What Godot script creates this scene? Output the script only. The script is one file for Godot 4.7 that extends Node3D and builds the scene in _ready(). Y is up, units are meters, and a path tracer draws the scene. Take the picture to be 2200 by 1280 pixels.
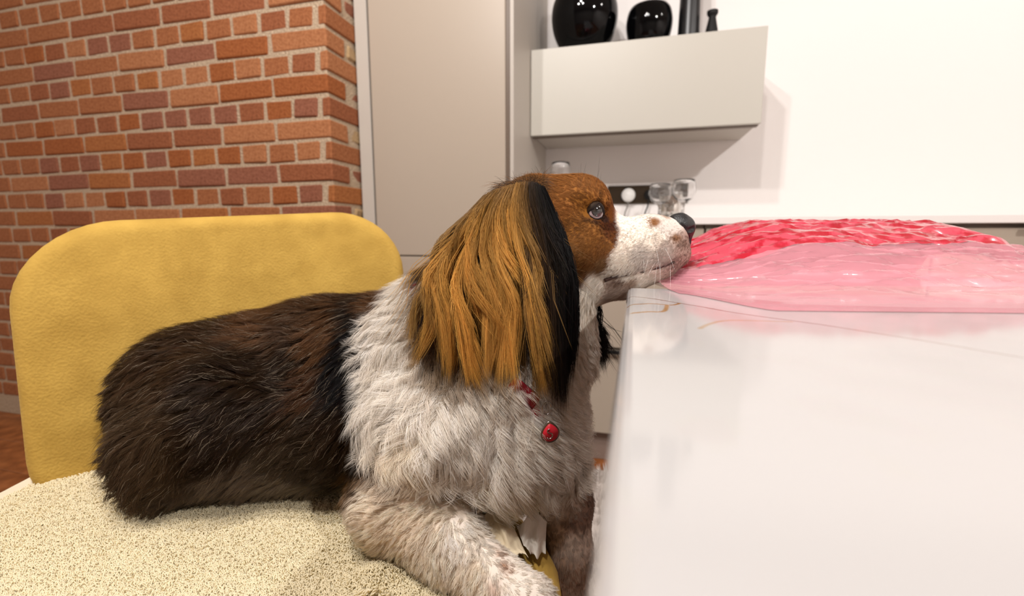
extends Node3D
# A dog resting its chin on the corner of a marble table in a kitchen. World: camera above the origin, looking along -z;
# the room's own axes are turned by TURN against the camera.

const TURN := -0.26005
const CAM_Y := 0.814
const TABLE_Y := 0.76
var rng := RandomNumberGenerator.new()
var used := {}
var room := Basis(Vector3.UP, TURN)
var noise := FastNoiseLite.new()
var M := {}

# ---------------------------------------------------------------- naming and placing
func numbered(called: String) -> String:
	var n: int = used.get(called, 0)
	used[called] = n + 1
	return called if n == 0 else "%s_%03d" % [called, n]

func tag(o: Node3D, label: String, category: String, group := "") -> Node3D:
	o.set_meta("label", label)
	o.set_meta("category", category)
	if group:
		o.set_meta("group", group)
	return o

func stuff(o: Node3D) -> Node3D:
	o.set_meta("kind", "stuff")
	return o

func thing(called: String, label: String, category: String, at := Vector3.ZERO, turn := 0.0, group := "") -> Node3D:
	var o := Node3D.new()
	o.name = numbered(called)
	add_child(o)
	o.position = at
	o.rotation.y = turn
	return tag(o, label, category, group)

func in_room(x: float, y: float, z: float) -> Vector3:
	return room * Vector3(x, y, z)

func fixture(called: String, label: String, category: String, x: float, y: float, z: float, group := "") -> Node3D:
	return thing(called, label, category, in_room(x, y, z), TURN, group)

func part(called: String, mesh: Mesh, material: Material, parent: Node3D, at := Vector3.ZERO) -> MeshInstance3D:
	var o := MeshInstance3D.new()
	o.name = called if parent != self else numbered(called)
	o.mesh = mesh
	o.material_override = material
	o.cast_shadow = GeometryInstance3D.SHADOW_CASTING_SETTING_ON
	parent.add_child(o, true)
	o.position = at
	return o

func struct(called: String, mesh: Mesh, material: Material, x := 0.0, y := 0.0, z := 0.0, turn := TURN) -> MeshInstance3D:
	var o := part(called, mesh, material, self, in_room(x, y, z))
	o.rotation.y = turn
	o.set_meta("kind", "structure")
	return o

# ---------------------------------------------------------------- shapes
func tool() -> SurfaceTool:
	var st := SurfaceTool.new()
	st.begin(Mesh.PRIMITIVE_TRIANGLES)
	return st

func tri(st: SurfaceTool, a: Vector3, b: Vector3, c: Vector3, out: Vector3) -> void:
	var n := (b - a).cross(c - a)
	if n.length_squared() < 1e-18:
		return
	if n.dot(out) > 0.0:      # front faces run clockwise
		var t := b
		b = c
		c = t
	else:
		n = -n
	n = n.normalized()
	for p: Vector3 in [a, b, c]:
		st.set_normal(n)
		st.set_uv(Vector2(p.x, p.z))
		st.add_vertex(p)

func quad(st: SurfaceTool, a: Vector3, b: Vector3, c: Vector3, d: Vector3, out: Vector3) -> void:
	tri(st, a, b, c, out)
	tri(st, a, c, d, out)

func bevel(st: SurfaceTool, c: Vector3, s: Vector3, r: float, rough := 0.0) -> void:
	var h := s * 0.5
	var v := {}
	for x: int in [-1, 1]:
		for y: int in [-1, 1]:
			for z: int in [-1, 1]:
				var k := Vector3(x, y, z)
				var o := Vector3(rng.randf_range(-rough, rough), rng.randf_range(-rough, rough), rng.randf_range(-rough, rough))
				v[[x, y, z, 0]] = c + o + k * (h - Vector3(0, r, r))
				v[[x, y, z, 1]] = c + o + k * (h - Vector3(r, 0, r))
				v[[x, y, z, 2]] = c + o + k * (h - Vector3(r, r, 0))
				tri(st, v[[x, y, z, 0]], v[[x, y, z, 1]], v[[x, y, z, 2]], k)
	for a: int in [-1, 1]:
		quad(st, v[[a, -1, -1, 0]], v[[a, 1, -1, 0]], v[[a, 1, 1, 0]], v[[a, -1, 1, 0]], Vector3(a, 0, 0))
		quad(st, v[[-1, a, -1, 1]], v[[1, a, -1, 1]], v[[1, a, 1, 1]], v[[-1, a, 1, 1]], Vector3(0, a, 0))
		quad(st, v[[-1, -1, a, 2]], v[[1, -1, a, 2]], v[[1, 1, a, 2]], v[[-1, 1, a, 2]], Vector3(0, 0, a))
		for b: int in [-1, 1]:
			quad(st, v[[a, b, -1, 0]], v[[a, b, 1, 0]], v[[a, b, 1, 1]], v[[a, b, -1, 1]], Vector3(a, b, 0))
			quad(st, v[[a, -1, b, 0]], v[[a, 1, b, 0]], v[[a, 1, b, 2]], v[[a, -1, b, 2]], Vector3(a, 0, b))
			quad(st, v[[-1, a, b, 1]], v[[1, a, b, 1]], v[[1, a, b, 2]], v[[-1, a, b, 2]], Vector3(0, a, b))

func box(c: Vector3, s: Vector3, r := 0.002, rough := 0.0) -> ArrayMesh:
	var st := tool()
	bevel(st, c, s, r, rough)
	return st.commit()

func grid_mesh(rows: Array, closed := false, flip := false) -> ArrayMesh:
	# rows of points (PackedVector3Array, same length) joined into a smooth sheet; uv = (across, along)
	var st := tool()
	var n: int = rows[0].size()
	for i in rows.size():
		for j in n:
			st.set_uv(Vector2(float(j) / (n - 1), float(i) / maxf(1.0, rows.size() - 1)))
			st.set_smooth_group(0)
			st.add_vertex(rows[i][j])
	for i in rows.size() - 1:
		for j in n - 1:
			var a := i * n + j
			var q := [a, a + 1, a + n, a + 1, a + n + 1, a + n]
			if flip:
				q = [a, a + n, a + 1, a + 1, a + n, a + n + 1]
			for k: int in q:
				st.add_index(k)
	st.generate_normals()
	return st.commit()

func lathe(profile: Array, seg := 40) -> ArrayMesh:
	# profile of Vector2(radius, height) from the bottom up, outside first
	var rows := []
	for p: Vector2 in profile:
		var row := PackedVector3Array()
		for j in seg + 1:
			var t := TAU * j / seg
			row.append(Vector3(cos(t) * p.x, p.y, sin(t) * p.x))
		rows.append(row)
	return grid_mesh(rows, true)

func tube(points: Array, r0: float, r1 := -1.0, seg := 10) -> ArrayMesh:
	if r1 < 0.0:
		r1 = r0
	var rows := []
	var n := points.size()
	var side := Vector3.ZERO
	for i in n:
		var t: Vector3 = (points[mini(i + 1, n - 1)] - points[maxi(i - 1, 0)]).normalized()
		if side == Vector3.ZERO:
			side = t.cross(Vector3.UP if absf(t.y) < 0.9 else Vector3.RIGHT).normalized()
		side = (side - t * side.dot(t)).normalized()
		var up := side.cross(t)
		var row := PackedVector3Array()
		var r := lerpf(r0, r1, float(i) / (n - 1))
		for j in seg + 1:
			var a := TAU * j / seg
			row.append(points[i] + (side * cos(a) + up * sin(a)) * r)
		rows.append(row)
	var c0 := PackedVector3Array()
	var c1 := PackedVector3Array()
	for j in seg + 1:
		c0.append(points[0])
		c1.append(points[n - 1])
	rows.push_front(c0)
	rows.append(c1)
	return grid_mesh(rows, true, true)

func curve(points: Array, n: int) -> Array:
	# Catmull-Rom through the points
	var out := []
	var m := points.size()
	for i in n:
		var t := float(i) / (n - 1) * (m - 1)
		var k := mini(int(t), m - 2)
		var a: Vector3 = points[maxi(k - 1, 0)]
		var b: Vector3 = points[k]
		var c: Vector3 = points[k + 1]
		var d: Vector3 = points[mini(k + 2, m - 1)]
		out.append(b.cubic_interpolate(c, a, d, t - k))
	return out

func plate(outline: PackedVector2Array, thick: float, round_ := 0.0) -> ArrayMesh:
	# an outline in x, y with thickness along z and a rounded rim
	var st := tool()
	var c := Vector2.ZERO
	for p in outline:
		c += p / outline.size()
	var n := outline.size()
	var steps := [[0.0, -0.5], [round_ * 0.3, -0.5], [round_, -0.5], [round_ * 0.3, -0.5 + 0.2], [0.0, 0.0], [round_ * 0.3, 0.3], [round_, 0.5]]
	if round_ <= 0.0:
		steps = [[0.0, -0.5], [0.0, 0.5]]
	else:
		steps = []
		for k in 9:
			var a := -PI / 2 + PI * k / 8
			steps.append([round_ * (1.0 - cos(a)), 0.5 * sin(a)])
	var rows := []
	for s: Array in steps:
		var row := PackedVector3Array()
		for j in n + 1:
			var p := outline[j % n]
			var inward := (c - p).normalized() * float(s[0])
			row.append(Vector3(p.x + inward.x, p.y + inward.y, thick * float(s[1])))
		rows.append(row)
	for e: int in [0, 1]:
		var row := PackedVector3Array()
		for j in n + 1:
			row.append(Vector3(c.x, c.y, thick * (e - 0.5) * (1.06 if round_ > 0.0 else 1.0)))
		if e == 0:
			rows.push_front(row)
		else:
			rows.append(row)
	return grid_mesh(rows, true)

# ---------------------------------------------------------------- materials
func mat(c: Color, rough := 0.6, spec := 0.5, metal := 0.0) -> StandardMaterial3D:
	var m := StandardMaterial3D.new()
	m.albedo_color = c
	m.roughness = rough
	m.metallic = metal
	m.metallic_specular = spec
	m.cull_mode = BaseMaterial3D.CULL_DISABLED
	return m

func rgb(r: int, g: int, b: int) -> Color:
	return Color8(r, g, b)

func speckle(freq: float, low: Color, high: Color, seed_: int, octaves := 4) -> NoiseTexture2D:
	var t := NoiseTexture2D.new()
	var f := FastNoiseLite.new()
	f.seed = seed_
	f.frequency = freq
	f.fractal_octaves = octaves
	t.noise = f
	t.width = 256
	t.height = 256
	t.seamless = true
	var g := Gradient.new()
	g.set_color(0, low)
	g.set_color(1, high)
	t.color_ramp = g
	return t

func bumps(freq: float, seed_: int, strength: float) -> NoiseTexture2D:
	var t := NoiseTexture2D.new()
	var f := FastNoiseLite.new()
	f.seed = seed_
	f.frequency = freq
	t.noise = f
	t.width = 256
	t.height = 256
	t.seamless = true
	t.as_normal_map = true
	t.bump_strength = strength
	return t

func grained(m: StandardMaterial3D, t: Texture2D, scale: float, n: Texture2D = null, depth := 1.0) -> StandardMaterial3D:
	m.uv1_triplanar = true
	m.uv1_scale = Vector3.ONE * scale
	m.albedo_texture = t
	if n:
		m.normal_enabled = true
		m.normal_texture = n
		m.normal_scale = depth
	return m

func make_materials() -> void:
	var rough_n := bumps(0.05, 3, 6.0)
	var soft := speckle(0.03, Color(0.82, 0.82, 0.82), Color.WHITE, 5)
	var tones := [rgb(165, 108, 72), rgb(170, 110, 66), rgb(154, 97, 67), rgb(150, 99, 78), rgb(178, 122, 84), rgb(161, 98, 58)]
	var brick_t := speckle(0.035, Color(0.78, 0.72, 0.68), Color(1.0, 1.0, 1.0), 9, 5)
	M.bricks = []
	for c: Color in tones:
		M.bricks.append(grained(mat(c, 0.85, 0.25), brick_t, 9.0, rough_n, 0.7))
	M.worn = grained(mat(rgb(183, 158, 121), 0.95, 0.2), brick_t, 14.0, rough_n, 1.0)
	M.mortar = grained(mat(rgb(201, 180, 155), 0.95, 0.2), speckle(0.06, Color(0.75, 0.73, 0.7), Color.WHITE, 17), 8.0, rough_n, 1.0)
	M.paint = mat(rgb(198, 192, 185), 0.7, 0.3)
	M.wall = mat(rgb(234, 229, 226), 0.7, 0.3)
	M.far_wall = mat(rgb(160, 154, 148), 0.8, 0.2)
	M.ceiling = mat(rgb(210, 206, 201), 0.9, 0.2)
	M.cabinet = mat(rgb(170, 157, 142), 0.38, 0.45)
	M.carcass = mat(rgb(182, 174, 164), 0.45, 0.4)
	M.shelf = mat(rgb(188, 184, 174), 0.4, 0.4)
	M.channel = mat(rgb(100, 84, 70), 0.45, 0.5)
	M.plinth = mat(rgb(134, 117, 107), 0.5, 0.4)
	M.black_gloss = mat(rgb(5, 5, 6), 0.05, 0.35)
	M.black_satin = mat(rgb(16, 16, 17), 0.35, 0.5)
	M.black_matt = mat(rgb(18, 17, 17), 0.6, 0.4)
	M.white_plastic = mat(rgb(238, 236, 232), 0.35, 0.5)
	M.nickel = mat(rgb(84, 74, 62), 0.2, 0.5, 0.9)
	M.chrome = mat(rgb(215, 212, 206), 0.08, 0.5, 1.0)
	M.steel = mat(rgb(160, 158, 154), 0.25, 0.5, 1.0)
	M.floor = grained(mat(rgb(168, 104, 56), 0.45, 0.4), speckle(0.02, Color(0.7, 0.66, 0.6), Color.WHITE, 21), 3.0)
	M.rug = mat(rgb(201, 192, 185), 0.95, 0.1)
	M.velvet = grained(mat(rgb(192, 157, 78), 0.85, 0.2), speckle(0.02, Color(0.86, 0.84, 0.8), Color.WHITE, 31), 3.0, bumps(0.3, 33, 2.0), 0.3)
	M.velvet.rim_enabled = true
	M.velvet.rim = 0.6
	M.velvet.rim_tint = 0.8
	M.leg_metal = mat(rgb(30, 28, 27), 0.4, 0.5, 0.6)
	M.towel = mat(rgb(255, 246, 218), 0.95, 0.1)
	M.towel.backlight_enabled = true
	M.towel.backlight = Color(0.9, 0.86, 0.74)
	M.tissue = mat(rgb(236, 230, 218), 0.9, 0.2)
	M.tissue.backlight_enabled = true
	M.tissue.backlight = Color(0.5, 0.48, 0.44)
	M.glass = StandardMaterial3D.new()
	M.glass.albedo_color = Color(1, 1, 1, 0.02)
	M.glass.transparency = BaseMaterial3D.TRANSPARENCY_ALPHA
	M.glass.refraction_enabled = true
	M.glass.refraction_scale = 0.05
	M.glass.roughness = 0.02
	M.glow = mat(rgb(255, 244, 224), 0.5)
	M.glow.emission_enabled = true
	M.glow.emission = rgb(255, 232, 200)
	M.glow.emission_energy_multiplier = 30.0

# ---------------------------------------------------------------- set-up, in the order the scene is tuned
func _ready() -> void:
	rng.seed = 7
	noise.seed = 4
	var cam := Camera3D.new()
	cam.name = "camera"
	add_child(cam)
	cam.position = Vector3(0, CAM_Y, 0)
	cam.rotation.x = deg_to_rad(-8.1)
	cam.fov = rad_to_deg(2.0 * atan(640.0 / 980.0))
	cam.near = 0.01
	cam.far = 50.0
	cam.current = true
	var lens := CameraAttributesPhysical.new()
	lens.frustum_focal_length = 6.8
	lens.exposure_aperture = 2.2
	lens.frustum_focus_distance = 0.43
	cam.attributes = lens
	cam.fov = rad_to_deg(2.0 * atan(640.0 / 980.0))
	var e := Environment.new()
	e.background_mode = Environment.BG_COLOR
	e.background_color = Color(0.01, 0.01, 0.01)
	e.tonemap_mode = Environment.TONE_MAPPER_LINEAR
	e.tonemap_exposure = 0.95
	e.sdfgi_enabled = true
	e.ssao_enabled = true
	e.ssil_enabled = true
	var we := WorldEnvironment.new()
	we.name = "environment"
	we.environment = e
	add_child(we)
	make_materials()
	# ceiling spots: x, z in the room, energy
	for d: Array in [
		[1.86, 0.92, 4.4, "round recessed ceiling spot above the near right end of the marble table"],
		[-0.2, 0.45, 1.6, "round recessed ceiling spot above the camera, over the table's left edge"],
		[-0.75, 0.4, 1.7, "round recessed ceiling spot to the left of the yellow chair"],
		[-0.4, -0.1, 1.6, "round recessed ceiling spot straight above the dog"],
		[1.9, -0.8, 0.6, "round recessed ceiling spot in front of the right end of the worktop"]]:
		downlight(d[0], d[1], d[2], d[3])
	build_room()
	build_brick_wall()
	build_kitchen()
	build_shelf_things()
	build_table()
	build_chair()
	build_towel()
	build_dog()

func downlight(x: float, z: float, energy: float, label: String) -> void:
	var t := fixture("downlight", label, "ceiling light", x, 2.45, z, "recessed ceiling spots out of the frame")
	part("trim_ring", lathe([Vector2(0.034, 0.0), Vector2(0.036, -0.004), Vector2(0.046, -0.004), Vector2(0.048, 0.0)]), M.paint, t)
	part("lamp_face", lathe([Vector2(0.0, -0.001), Vector2(0.034, -0.001)]), M.glow, t)
	var l := SpotLight3D.new()
	l.name = "spot"
	l.light_color = rgb(255, 250, 246)
	l.light_energy = energy
	l.light_size = 0.035
	l.spot_angle = 84.0
	l.spot_angle_attenuation = 0.15
	l.spot_range = 12.0
	l.spot_attenuation = 2.0
	l.shadow_enabled = true
	t.add_child(l)
	l.position = Vector3(0, -0.05, 0)
	l.rotation.x = -PI / 2

# ---------------------------------------------------------------- the room
func build_room() -> void:
	struct("floor", box(Vector3(0.1, -0.06, 0.5), Vector3(7.0, 0.1, 5.6), 0.002), M.mortar)
	struct("ceiling", box(Vector3(0.1, 2.5, 0.5), Vector3(7.0, 0.1, 5.6), 0.002), M.ceiling)
	struct("wall_back", box(Vector3(1.4, 1.225, -2.11), Vector3(4.4, 2.45, 0.12), 0.002), M.wall)
	struct("wall_right", box(Vector3(3.46, 1.225, 0.5), Vector3(0.12, 2.45, 5.4), 0.002), M.wall)
	struct("wall_front", box(Vector3(0.1, 1.225, 3.16), Vector3(6.9, 2.45, 0.12), 0.002), M.far_wall)
	struct("wall_side", box(Vector3(-3.26, 1.225, 0.5), Vector3(0.12, 2.45, 5.4), 0.002), M.wall)
	# floor boards, laid along the kitchen run
	var fl := get_node("floor")
	for k in 31:
		var z := -2.02 + k * 0.16
		var x := -3.15 - rng.randf() * 0.0
		var cut := rng.randf_range(-1.6, 1.4)
		for seg: Array in [[x, cut], [cut, 3.35]]:
			part("plank", box(Vector3((seg[0] + seg[1]) / 2, -0.005, z), Vector3(seg[1] - seg[0] - 0.002, 0.01, 0.157), 0.0015), M.floor, fl)

func build_brick_wall() -> void:
	var w := struct("wall_left", box(Vector3(-2.085, 1.225, -1.781), Vector3(2.242, 2.45, 0.896), 0.002), M.mortar)
	# English bond: a course of stretchers, a course of headers with a narrow closer at the corner
	var pitch := 0.0686
	var high := 0.0575
	var meshes := {}
	var rest := tool()
	for k in 34:
		var y := 1.46 - 0.0686 * 20 + k * pitch + pitch / 2 - 0.003
		var headers := (k % 2) == 0
		var x := -0.958
		var i := 0
		while x > -3.1:
			var l := 0.208
			if headers:
				l = [0.028, 0.088, 0.096][mini(i, 2)] if i < 2 else 0.098
			var gap := 0.012 if not (headers and i == 0) else 0.018
			var deep := 0.1
			var key := [snappedf(l, 0.001), rng.randi() % 3]
			if i == 0:
				deep = 0.205 if headers else 0.098
			key.append(deep)
			if not meshes.has(key):
				meshes[key] = box(Vector3(0, 0, -deep / 2), Vector3(l, high, deep), 0.004, 0.0022)
			if i > 0 and (x < -2.3 or y > 1.62 or y < 0.2):
				bevel(rest, Vector3(x - l / 2, y, -1.328 - deep / 2), Vector3(l, high, deep), 0.004, 0.002)
				x -= l + gap
				i += 1
				continue
			var tone: StandardMaterial3D = M.bricks[rng.randi() % 6]
			var b := part("brick", meshes[key], tone, w, Vector3(x - l / 2 + rng.randf_range(-0.001, 0.001), y + rng.randf_range(-0.0015, 0.0015), -1.328 + rng.randf_range(-0.0025, 0.0025)))
			b.rotation.y = rng.randf_range(-0.008, 0.008)
			if i == 0 and not headers:
				# the rest of this course on the return face: a worn half brick
				part("brick", box(Vector3(0, 0, -0.05), Vector3(0.09, high, 0.1), 0.012, 0.006), M.worn if k % 4 != 1 else M.bricks[3], w, Vector3(-1.006, y, -1.328 - 0.11))
			x -= l + gap
			i += 1
	stuff(part("brick_courses", rest.commit(), M.bricks[0], w))

func build_kitchen() -> void:
	# tall cupboard beside the brick pier
	var t := fixture("tall_cabinet", "tall flat greige kitchen cupboard standing between the brick pier and the open shelf", "cabinet", -0.68, 0.0, -1.484)
	part("carcass", box(Vector3(-0.005, 1.2, -0.30), Vector3(0.53, 2.36, 0.52), 0.002), M.carcass, t)
	part("filler_panel", box(Vector3(-0.2505, 1.225, -0.012), Vector3(0.047, 2.44, 0.024), 0.0012), M.carcass, t)
	var d := part("door", box(Vector3(0.021, 1.585, -0.011), Vector3(0.483, 1.70, 0.022), 0.0025), M.cabinet, t)
	d.set_meta("label", "upper door of the tall cupboard")
	var d2 := part("door", box(Vector3(0.021, 0.421, -0.011), Vector3(0.483, 0.62, 0.022), 0.0025), M.cabinet, t)
	d2.set_meta("label", "lower door of the tall cupboard")
	part("grip_channel", box(Vector3(0.271, 1.225, -0.022), Vector3(0.017, 2.44, 0.03), 0.001), M.channel, t)
	part("end_panel", box(Vector3(0.284, 1.225, -0.284), Vector3(0.012, 2.44, 0.565), 0.001), M.carcass, t)
	part("plinth", box(Vector3(0.02, 0.052, -0.06), Vector3(0.5, 0.104, 0.02), 0.001), M.plinth, t)
	# the wall unit with the open shelf on top
	var u := fixture("wall_unit", "shallow cream wall cupboard with a plain front, black vases standing on its top", "cabinet", 0.0, 1.17, -1.727)
	part("front_panel", box(Vector3(0.001, 0.152, -0.0095), Vector3(0.778, 0.300, 0.019), 0.0015), M.shelf, u)
	part("top_board", box(Vector3(0.001, 0.291, -0.172), Vector3(0.778, 0.02, 0.302), 0.001), M.shelf, u)
	part("bottom_board", box(Vector3(0.001, 0.02, -0.17), Vector3(0.778, 0.02, 0.3), 0.001), M.carcass, u)
	part("light_rail", box(Vector3(0.001, 0.006, -0.05), Vector3(0.778, 0.008, 0.03), 0.001), M.channel, u)
	part("side_panel", box(Vector3(-0.379, 0.15, -0.171), Vector3(0.018, 0.26, 0.3), 0.001), M.carcass, u)
	part("side_panel", box(Vector3(0.381, 0.15, -0.171), Vector3(0.018, 0.26, 0.3), 0.001), M.carcass, u)
	# base units
	for k in 4:
		var b := fixture("base_cabinet", ["greige drawer unit under the counter, behind the dog's chest", "greige drawer unit under the counter, second from the tall cupboard", "greige drawer unit under the counter, third from the tall cupboard", "greige drawer unit at the far right end of the counter"][k], "cabinet", -0.387 + 0.3 + k * 0.6, 0.0, -1.55, "drawer units under the counter")
		part("carcass", box(Vector3(0, 0.475, -0.26), Vector3(0.596, 0.73, 0.47), 0.002), M.carcass, b)
		part("plinth", box(Vector3(0, 0.053, -0.05), Vector3(0.6, 0.104, 0.018), 0.001), M.plinth, b)
		for q: Array in [[0.268, 0.30], [0.628, 0.40]]:
			var f := part("drawer_front", box(Vector3(0, q[0], -0.01), Vector3(0.594, q[1], 0.02), 0.002), M.cabinet, b)
			var hs := tool()
			bevel(hs, Vector3(0.04, q[0] + q[1] / 2 - 0.0, 0.022), Vector3(0.30, 0.012, 0.012), 0.002)
			for s: float in [-0.09, 0.17]:
				bevel(hs, Vector3(s, q[0] + q[1] / 2 - 0.0, 0.008), Vector3(0.012, 0.010, 0.020), 0.001)
			part("handle", hs.commit(), M.black_matt, f).set_meta("label", "black bar handle")
	var c := struct("trim_1", box(Vector3(0.0, -0.012, 0.0), Vector3(3.74, 0.024, 0.515), 0.002), M.wall, 1.492, 0.864, -1.788)
	c.name = "worktop"
	c.remove_meta("kind")
	tag(c, "white kitchen worktop running along the back wall under the sockets", "worktop")
	# sockets
	var s := fixture("socket_plate", "long dark nickel socket plate on the splashback above the worktop", "socket", 0.045, 0.975, -2.05)
	part("plate", box(Vector3(0, 0, 0.005), Vector3(0.326, 0.076, 0.010), 0.003), M.nickel, s)
	for x: float in [-0.115, 0.0, 0.115]:
		part("switch", box(Vector3(x + 0.03, 0.022, 0.0115), Vector3(0.014, 0.018, 0.006), 0.001), M.black_satin, s)
	for x: float in [-0.09, 0.02, 0.11]:
		part("outlet", box(Vector3(x, -0.008, 0.0105), Vector3(0.036, 0.03, 0.003), 0.001), M.black_satin, s)
	for q: Array in [[-0.031, M.white_plastic, "round white plug with a thin cable in the left socket", 0.028, M.steel], [0.051, M.black_matt, "small black plug in the middle socket", 0.019, M.black_matt]]:
		var g := fixture("plug", q[2], "plug", q[0], 0.972, -2.037)
		var r: float = q[3]
		part("plug_body", turned(lathe([Vector2(0, 0), Vector2(r, 0), Vector2(r, 0.022), Vector2(r * 0.9, 0.029), Vector2(0, 0.03)])), q[1], g)
		part("cable", tube(curve([Vector3(0, -r * 0.8, 0.016), Vector3(-0.002, -0.045, 0.018), Vector3(-0.012, -0.075, 0.02), Vector3(-0.014, -0.106, 0.022)], 12), 0.003), q[4], g)
	# glassware on the worktop
	for q: Array in [[-0.285, -1.80, 1.32, "clear wine glass on the worktop, its rim just above the dog's head"], [0.085, -1.78, 0.76, "left of two clear cut glasses on the worktop beyond the dog's nose"], [0.16, -1.72, 0.80, "right of two clear cut glasses on the worktop beyond the dog's nose"]]:
		var g := fixture("drinking_glass", q[3], "glass", q[0], 0.865, q[1], "glasses on the worktop")
		var h: float = q[2]
		var bowl := []
		for p: Array in [[0, 0], [0.032, 0.001], [0.032, 0.004], [0.006, 0.010], [0.0045, 0.05], [0.008, 0.066], [0.03, 0.085], [0.04, 0.115], [0.038, 0.15], [0.034, 0.165], [0.0325, 0.165], [0.0365, 0.15], [0.0385, 0.115], [0.0285, 0.087], [0.0, 0.072]]:
			bowl.append(Vector2(p[0], p[1] * h))
		part("bowl", lathe(bowl, 12 if h < 1.0 else 32), M.glass, g)
	var tap := fixture("canister", "small chrome lidded canister on the worktop behind the dog's nose", "canister", 0.125, 0.865, -1.86)
	part("body", lathe([Vector2(0, 0), Vector2(0.04, 0), Vector2(0.042, 0.004), Vector2(0.042, 0.085), Vector2(0.038, 0.09), Vector2(0, 0.09)]), M.chrome, tap)
	var lid := part("lid", lathe([Vector2(0.043, 0.088), Vector2(0.043, 0.1), Vector2(0.03, 0.108), Vector2(0, 0.11)]), M.steel, tap)
	part("knob", lathe([Vector2(0.004, 0.109), Vector2(0.005, 0.116), Vector2(0.011, 0.122), Vector2(0.008, 0.13), Vector2(0, 0.132)]), M.chrome, lid)
	# rug
	var rug := fixture("rug", "shaggy off-white rug lying on the wooden floor before the drawer units", "rug", 0.0, 0.0, -0.75)
	part("backing", box(Vector3(0, 0.004, 0), Vector3(2.2, 0.008, 1.5), 0.003), M.rug, rug)
	var tuft := tool()
	for k in 3:
		var a := TAU * k / 3
		var o := Vector3(cos(a), 0, sin(a)) * 0.006
		var lean := Vector3(cos(a + 0.5), 0, sin(a + 0.5)) * 0.014
		tri(tuft, o, Vector3(-o.z, 0, o.x), lean + Vector3(0, 0.03, 0), Vector3(cos(a), 0.2, sin(a)))
	scatter("pile", tuft.commit(), M.rug, rug, 9000, func(_k): return Transform3D(Basis(Vector3.UP, rng.randf() * TAU).scaled(Vector3.ONE * rng.randf_range(0.8, 1.4)), Vector3(rng.randf_range(-1.09, 1.09), 0.006, rng.randf_range(-0.74, 0.74))))

func turned(m: ArrayMesh) -> ArrayMesh:
	# a lathed shape laid along +z
	var st := SurfaceTool.new()
	st.begin(Mesh.PRIMITIVE_TRIANGLES)
	st.append_from(m, 0, Transform3D(Basis(Vector3.RIGHT, PI / 2), Vector3.ZERO))
	return st.commit()

func scatter(called: String, m: Mesh, material: Material, parent: Node3D, n: int, where: Callable) -> void:
	var mm := MultiMesh.new()
	mm.transform_format = MultiMesh.TRANSFORM_3D
	mm.mesh = m
	mm.instance_count = n
	for k in n:
		mm.set_instance_transform(k, where.call(k))
	var o := MultiMeshInstance3D.new()
	o.name = called
	o.multimesh = mm
	o.material_override = material
	parent.add_child(o, true)
	stuff(o)

func profile_of(points: Array, n: int) -> Array:
	var p3 := []
	for p: Array in points:
		p3.append(Vector3(p[0], p[1], 0))
	var out := []
	for v: Vector3 in curve(p3, n):
		out.append(Vector2(maxf(v.x, 0.0), v.y))
	return out

func build_shelf_things() -> void:
	var y := 1.4715
	var v := fixture("vase", "large round glossy black vase at the left end of the shelf", "vase", -0.213, y, -1.87, "black vases on the shelf")
	part("body", lathe([Vector2(0, 0)] + profile_of([[0.052, 0.0], [0.082, 0.03], [0.112, 0.085], [0.124, 0.145], [0.117, 0.20], [0.088, 0.245], [0.056, 0.262], [0.052, 0.275], [0.062, 0.292]], 40) + profile_of([[0.058, 0.292], [0.048, 0.275], [0.05, 0.258], [0.08, 0.23], [0.1, 0.15], [0.0, 0.02]], 16), 64), M.black_gloss, v)
	v = fixture("vase", "small squat glossy black bowl vase, second from the left on the shelf", "vase", 0.024, y, -1.88, "black vases on the shelf")
	part("body", lathe([Vector2(0, 0)] + profile_of([[0.04, 0.0], [0.058, 0.02], [0.076, 0.06], [0.083, 0.105], [0.078, 0.142], [0.070, 0.158]], 32) + profile_of([[0.066, 0.158], [0.073, 0.14], [0.076, 0.1], [0.05, 0.03], [0.0, 0.012]], 16), 64), M.black_gloss, v)
	v = fixture("vase", "tall straight satin black cylinder vase between bowl vase and bottle", "vase", 0.162, y, -1.87, "black vases on the shelf")
	part("body", lathe([Vector2(0, 0)] + profile_of([[0.038, 0.0], [0.0385, 0.02], [0.036, 0.12], [0.033, 0.25], [0.032, 0.36]], 24) + profile_of([[0.028, 0.36], [0.03, 0.2], [0.0, 0.02]], 10), 48), M.black_satin, v)
	v = fixture("vase", "little matt black bottle vase with a flared neck, rightmost on the shelf", "vase", 0.238, y, -1.86, "black vases on the shelf")
	part("body", lathe([Vector2(0, 0)] + profile_of([[0.027, 0.0], [0.0275, 0.006], [0.021, 0.05], [0.014, 0.086], [0.0125, 0.098], [0.018, 0.108], [0.0185, 0.118]], 28) + profile_of([[0.015, 0.119], [0.009, 0.1], [0.016, 0.03], [0.0, 0.01]], 10), 48), M.black_matt, v)

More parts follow.
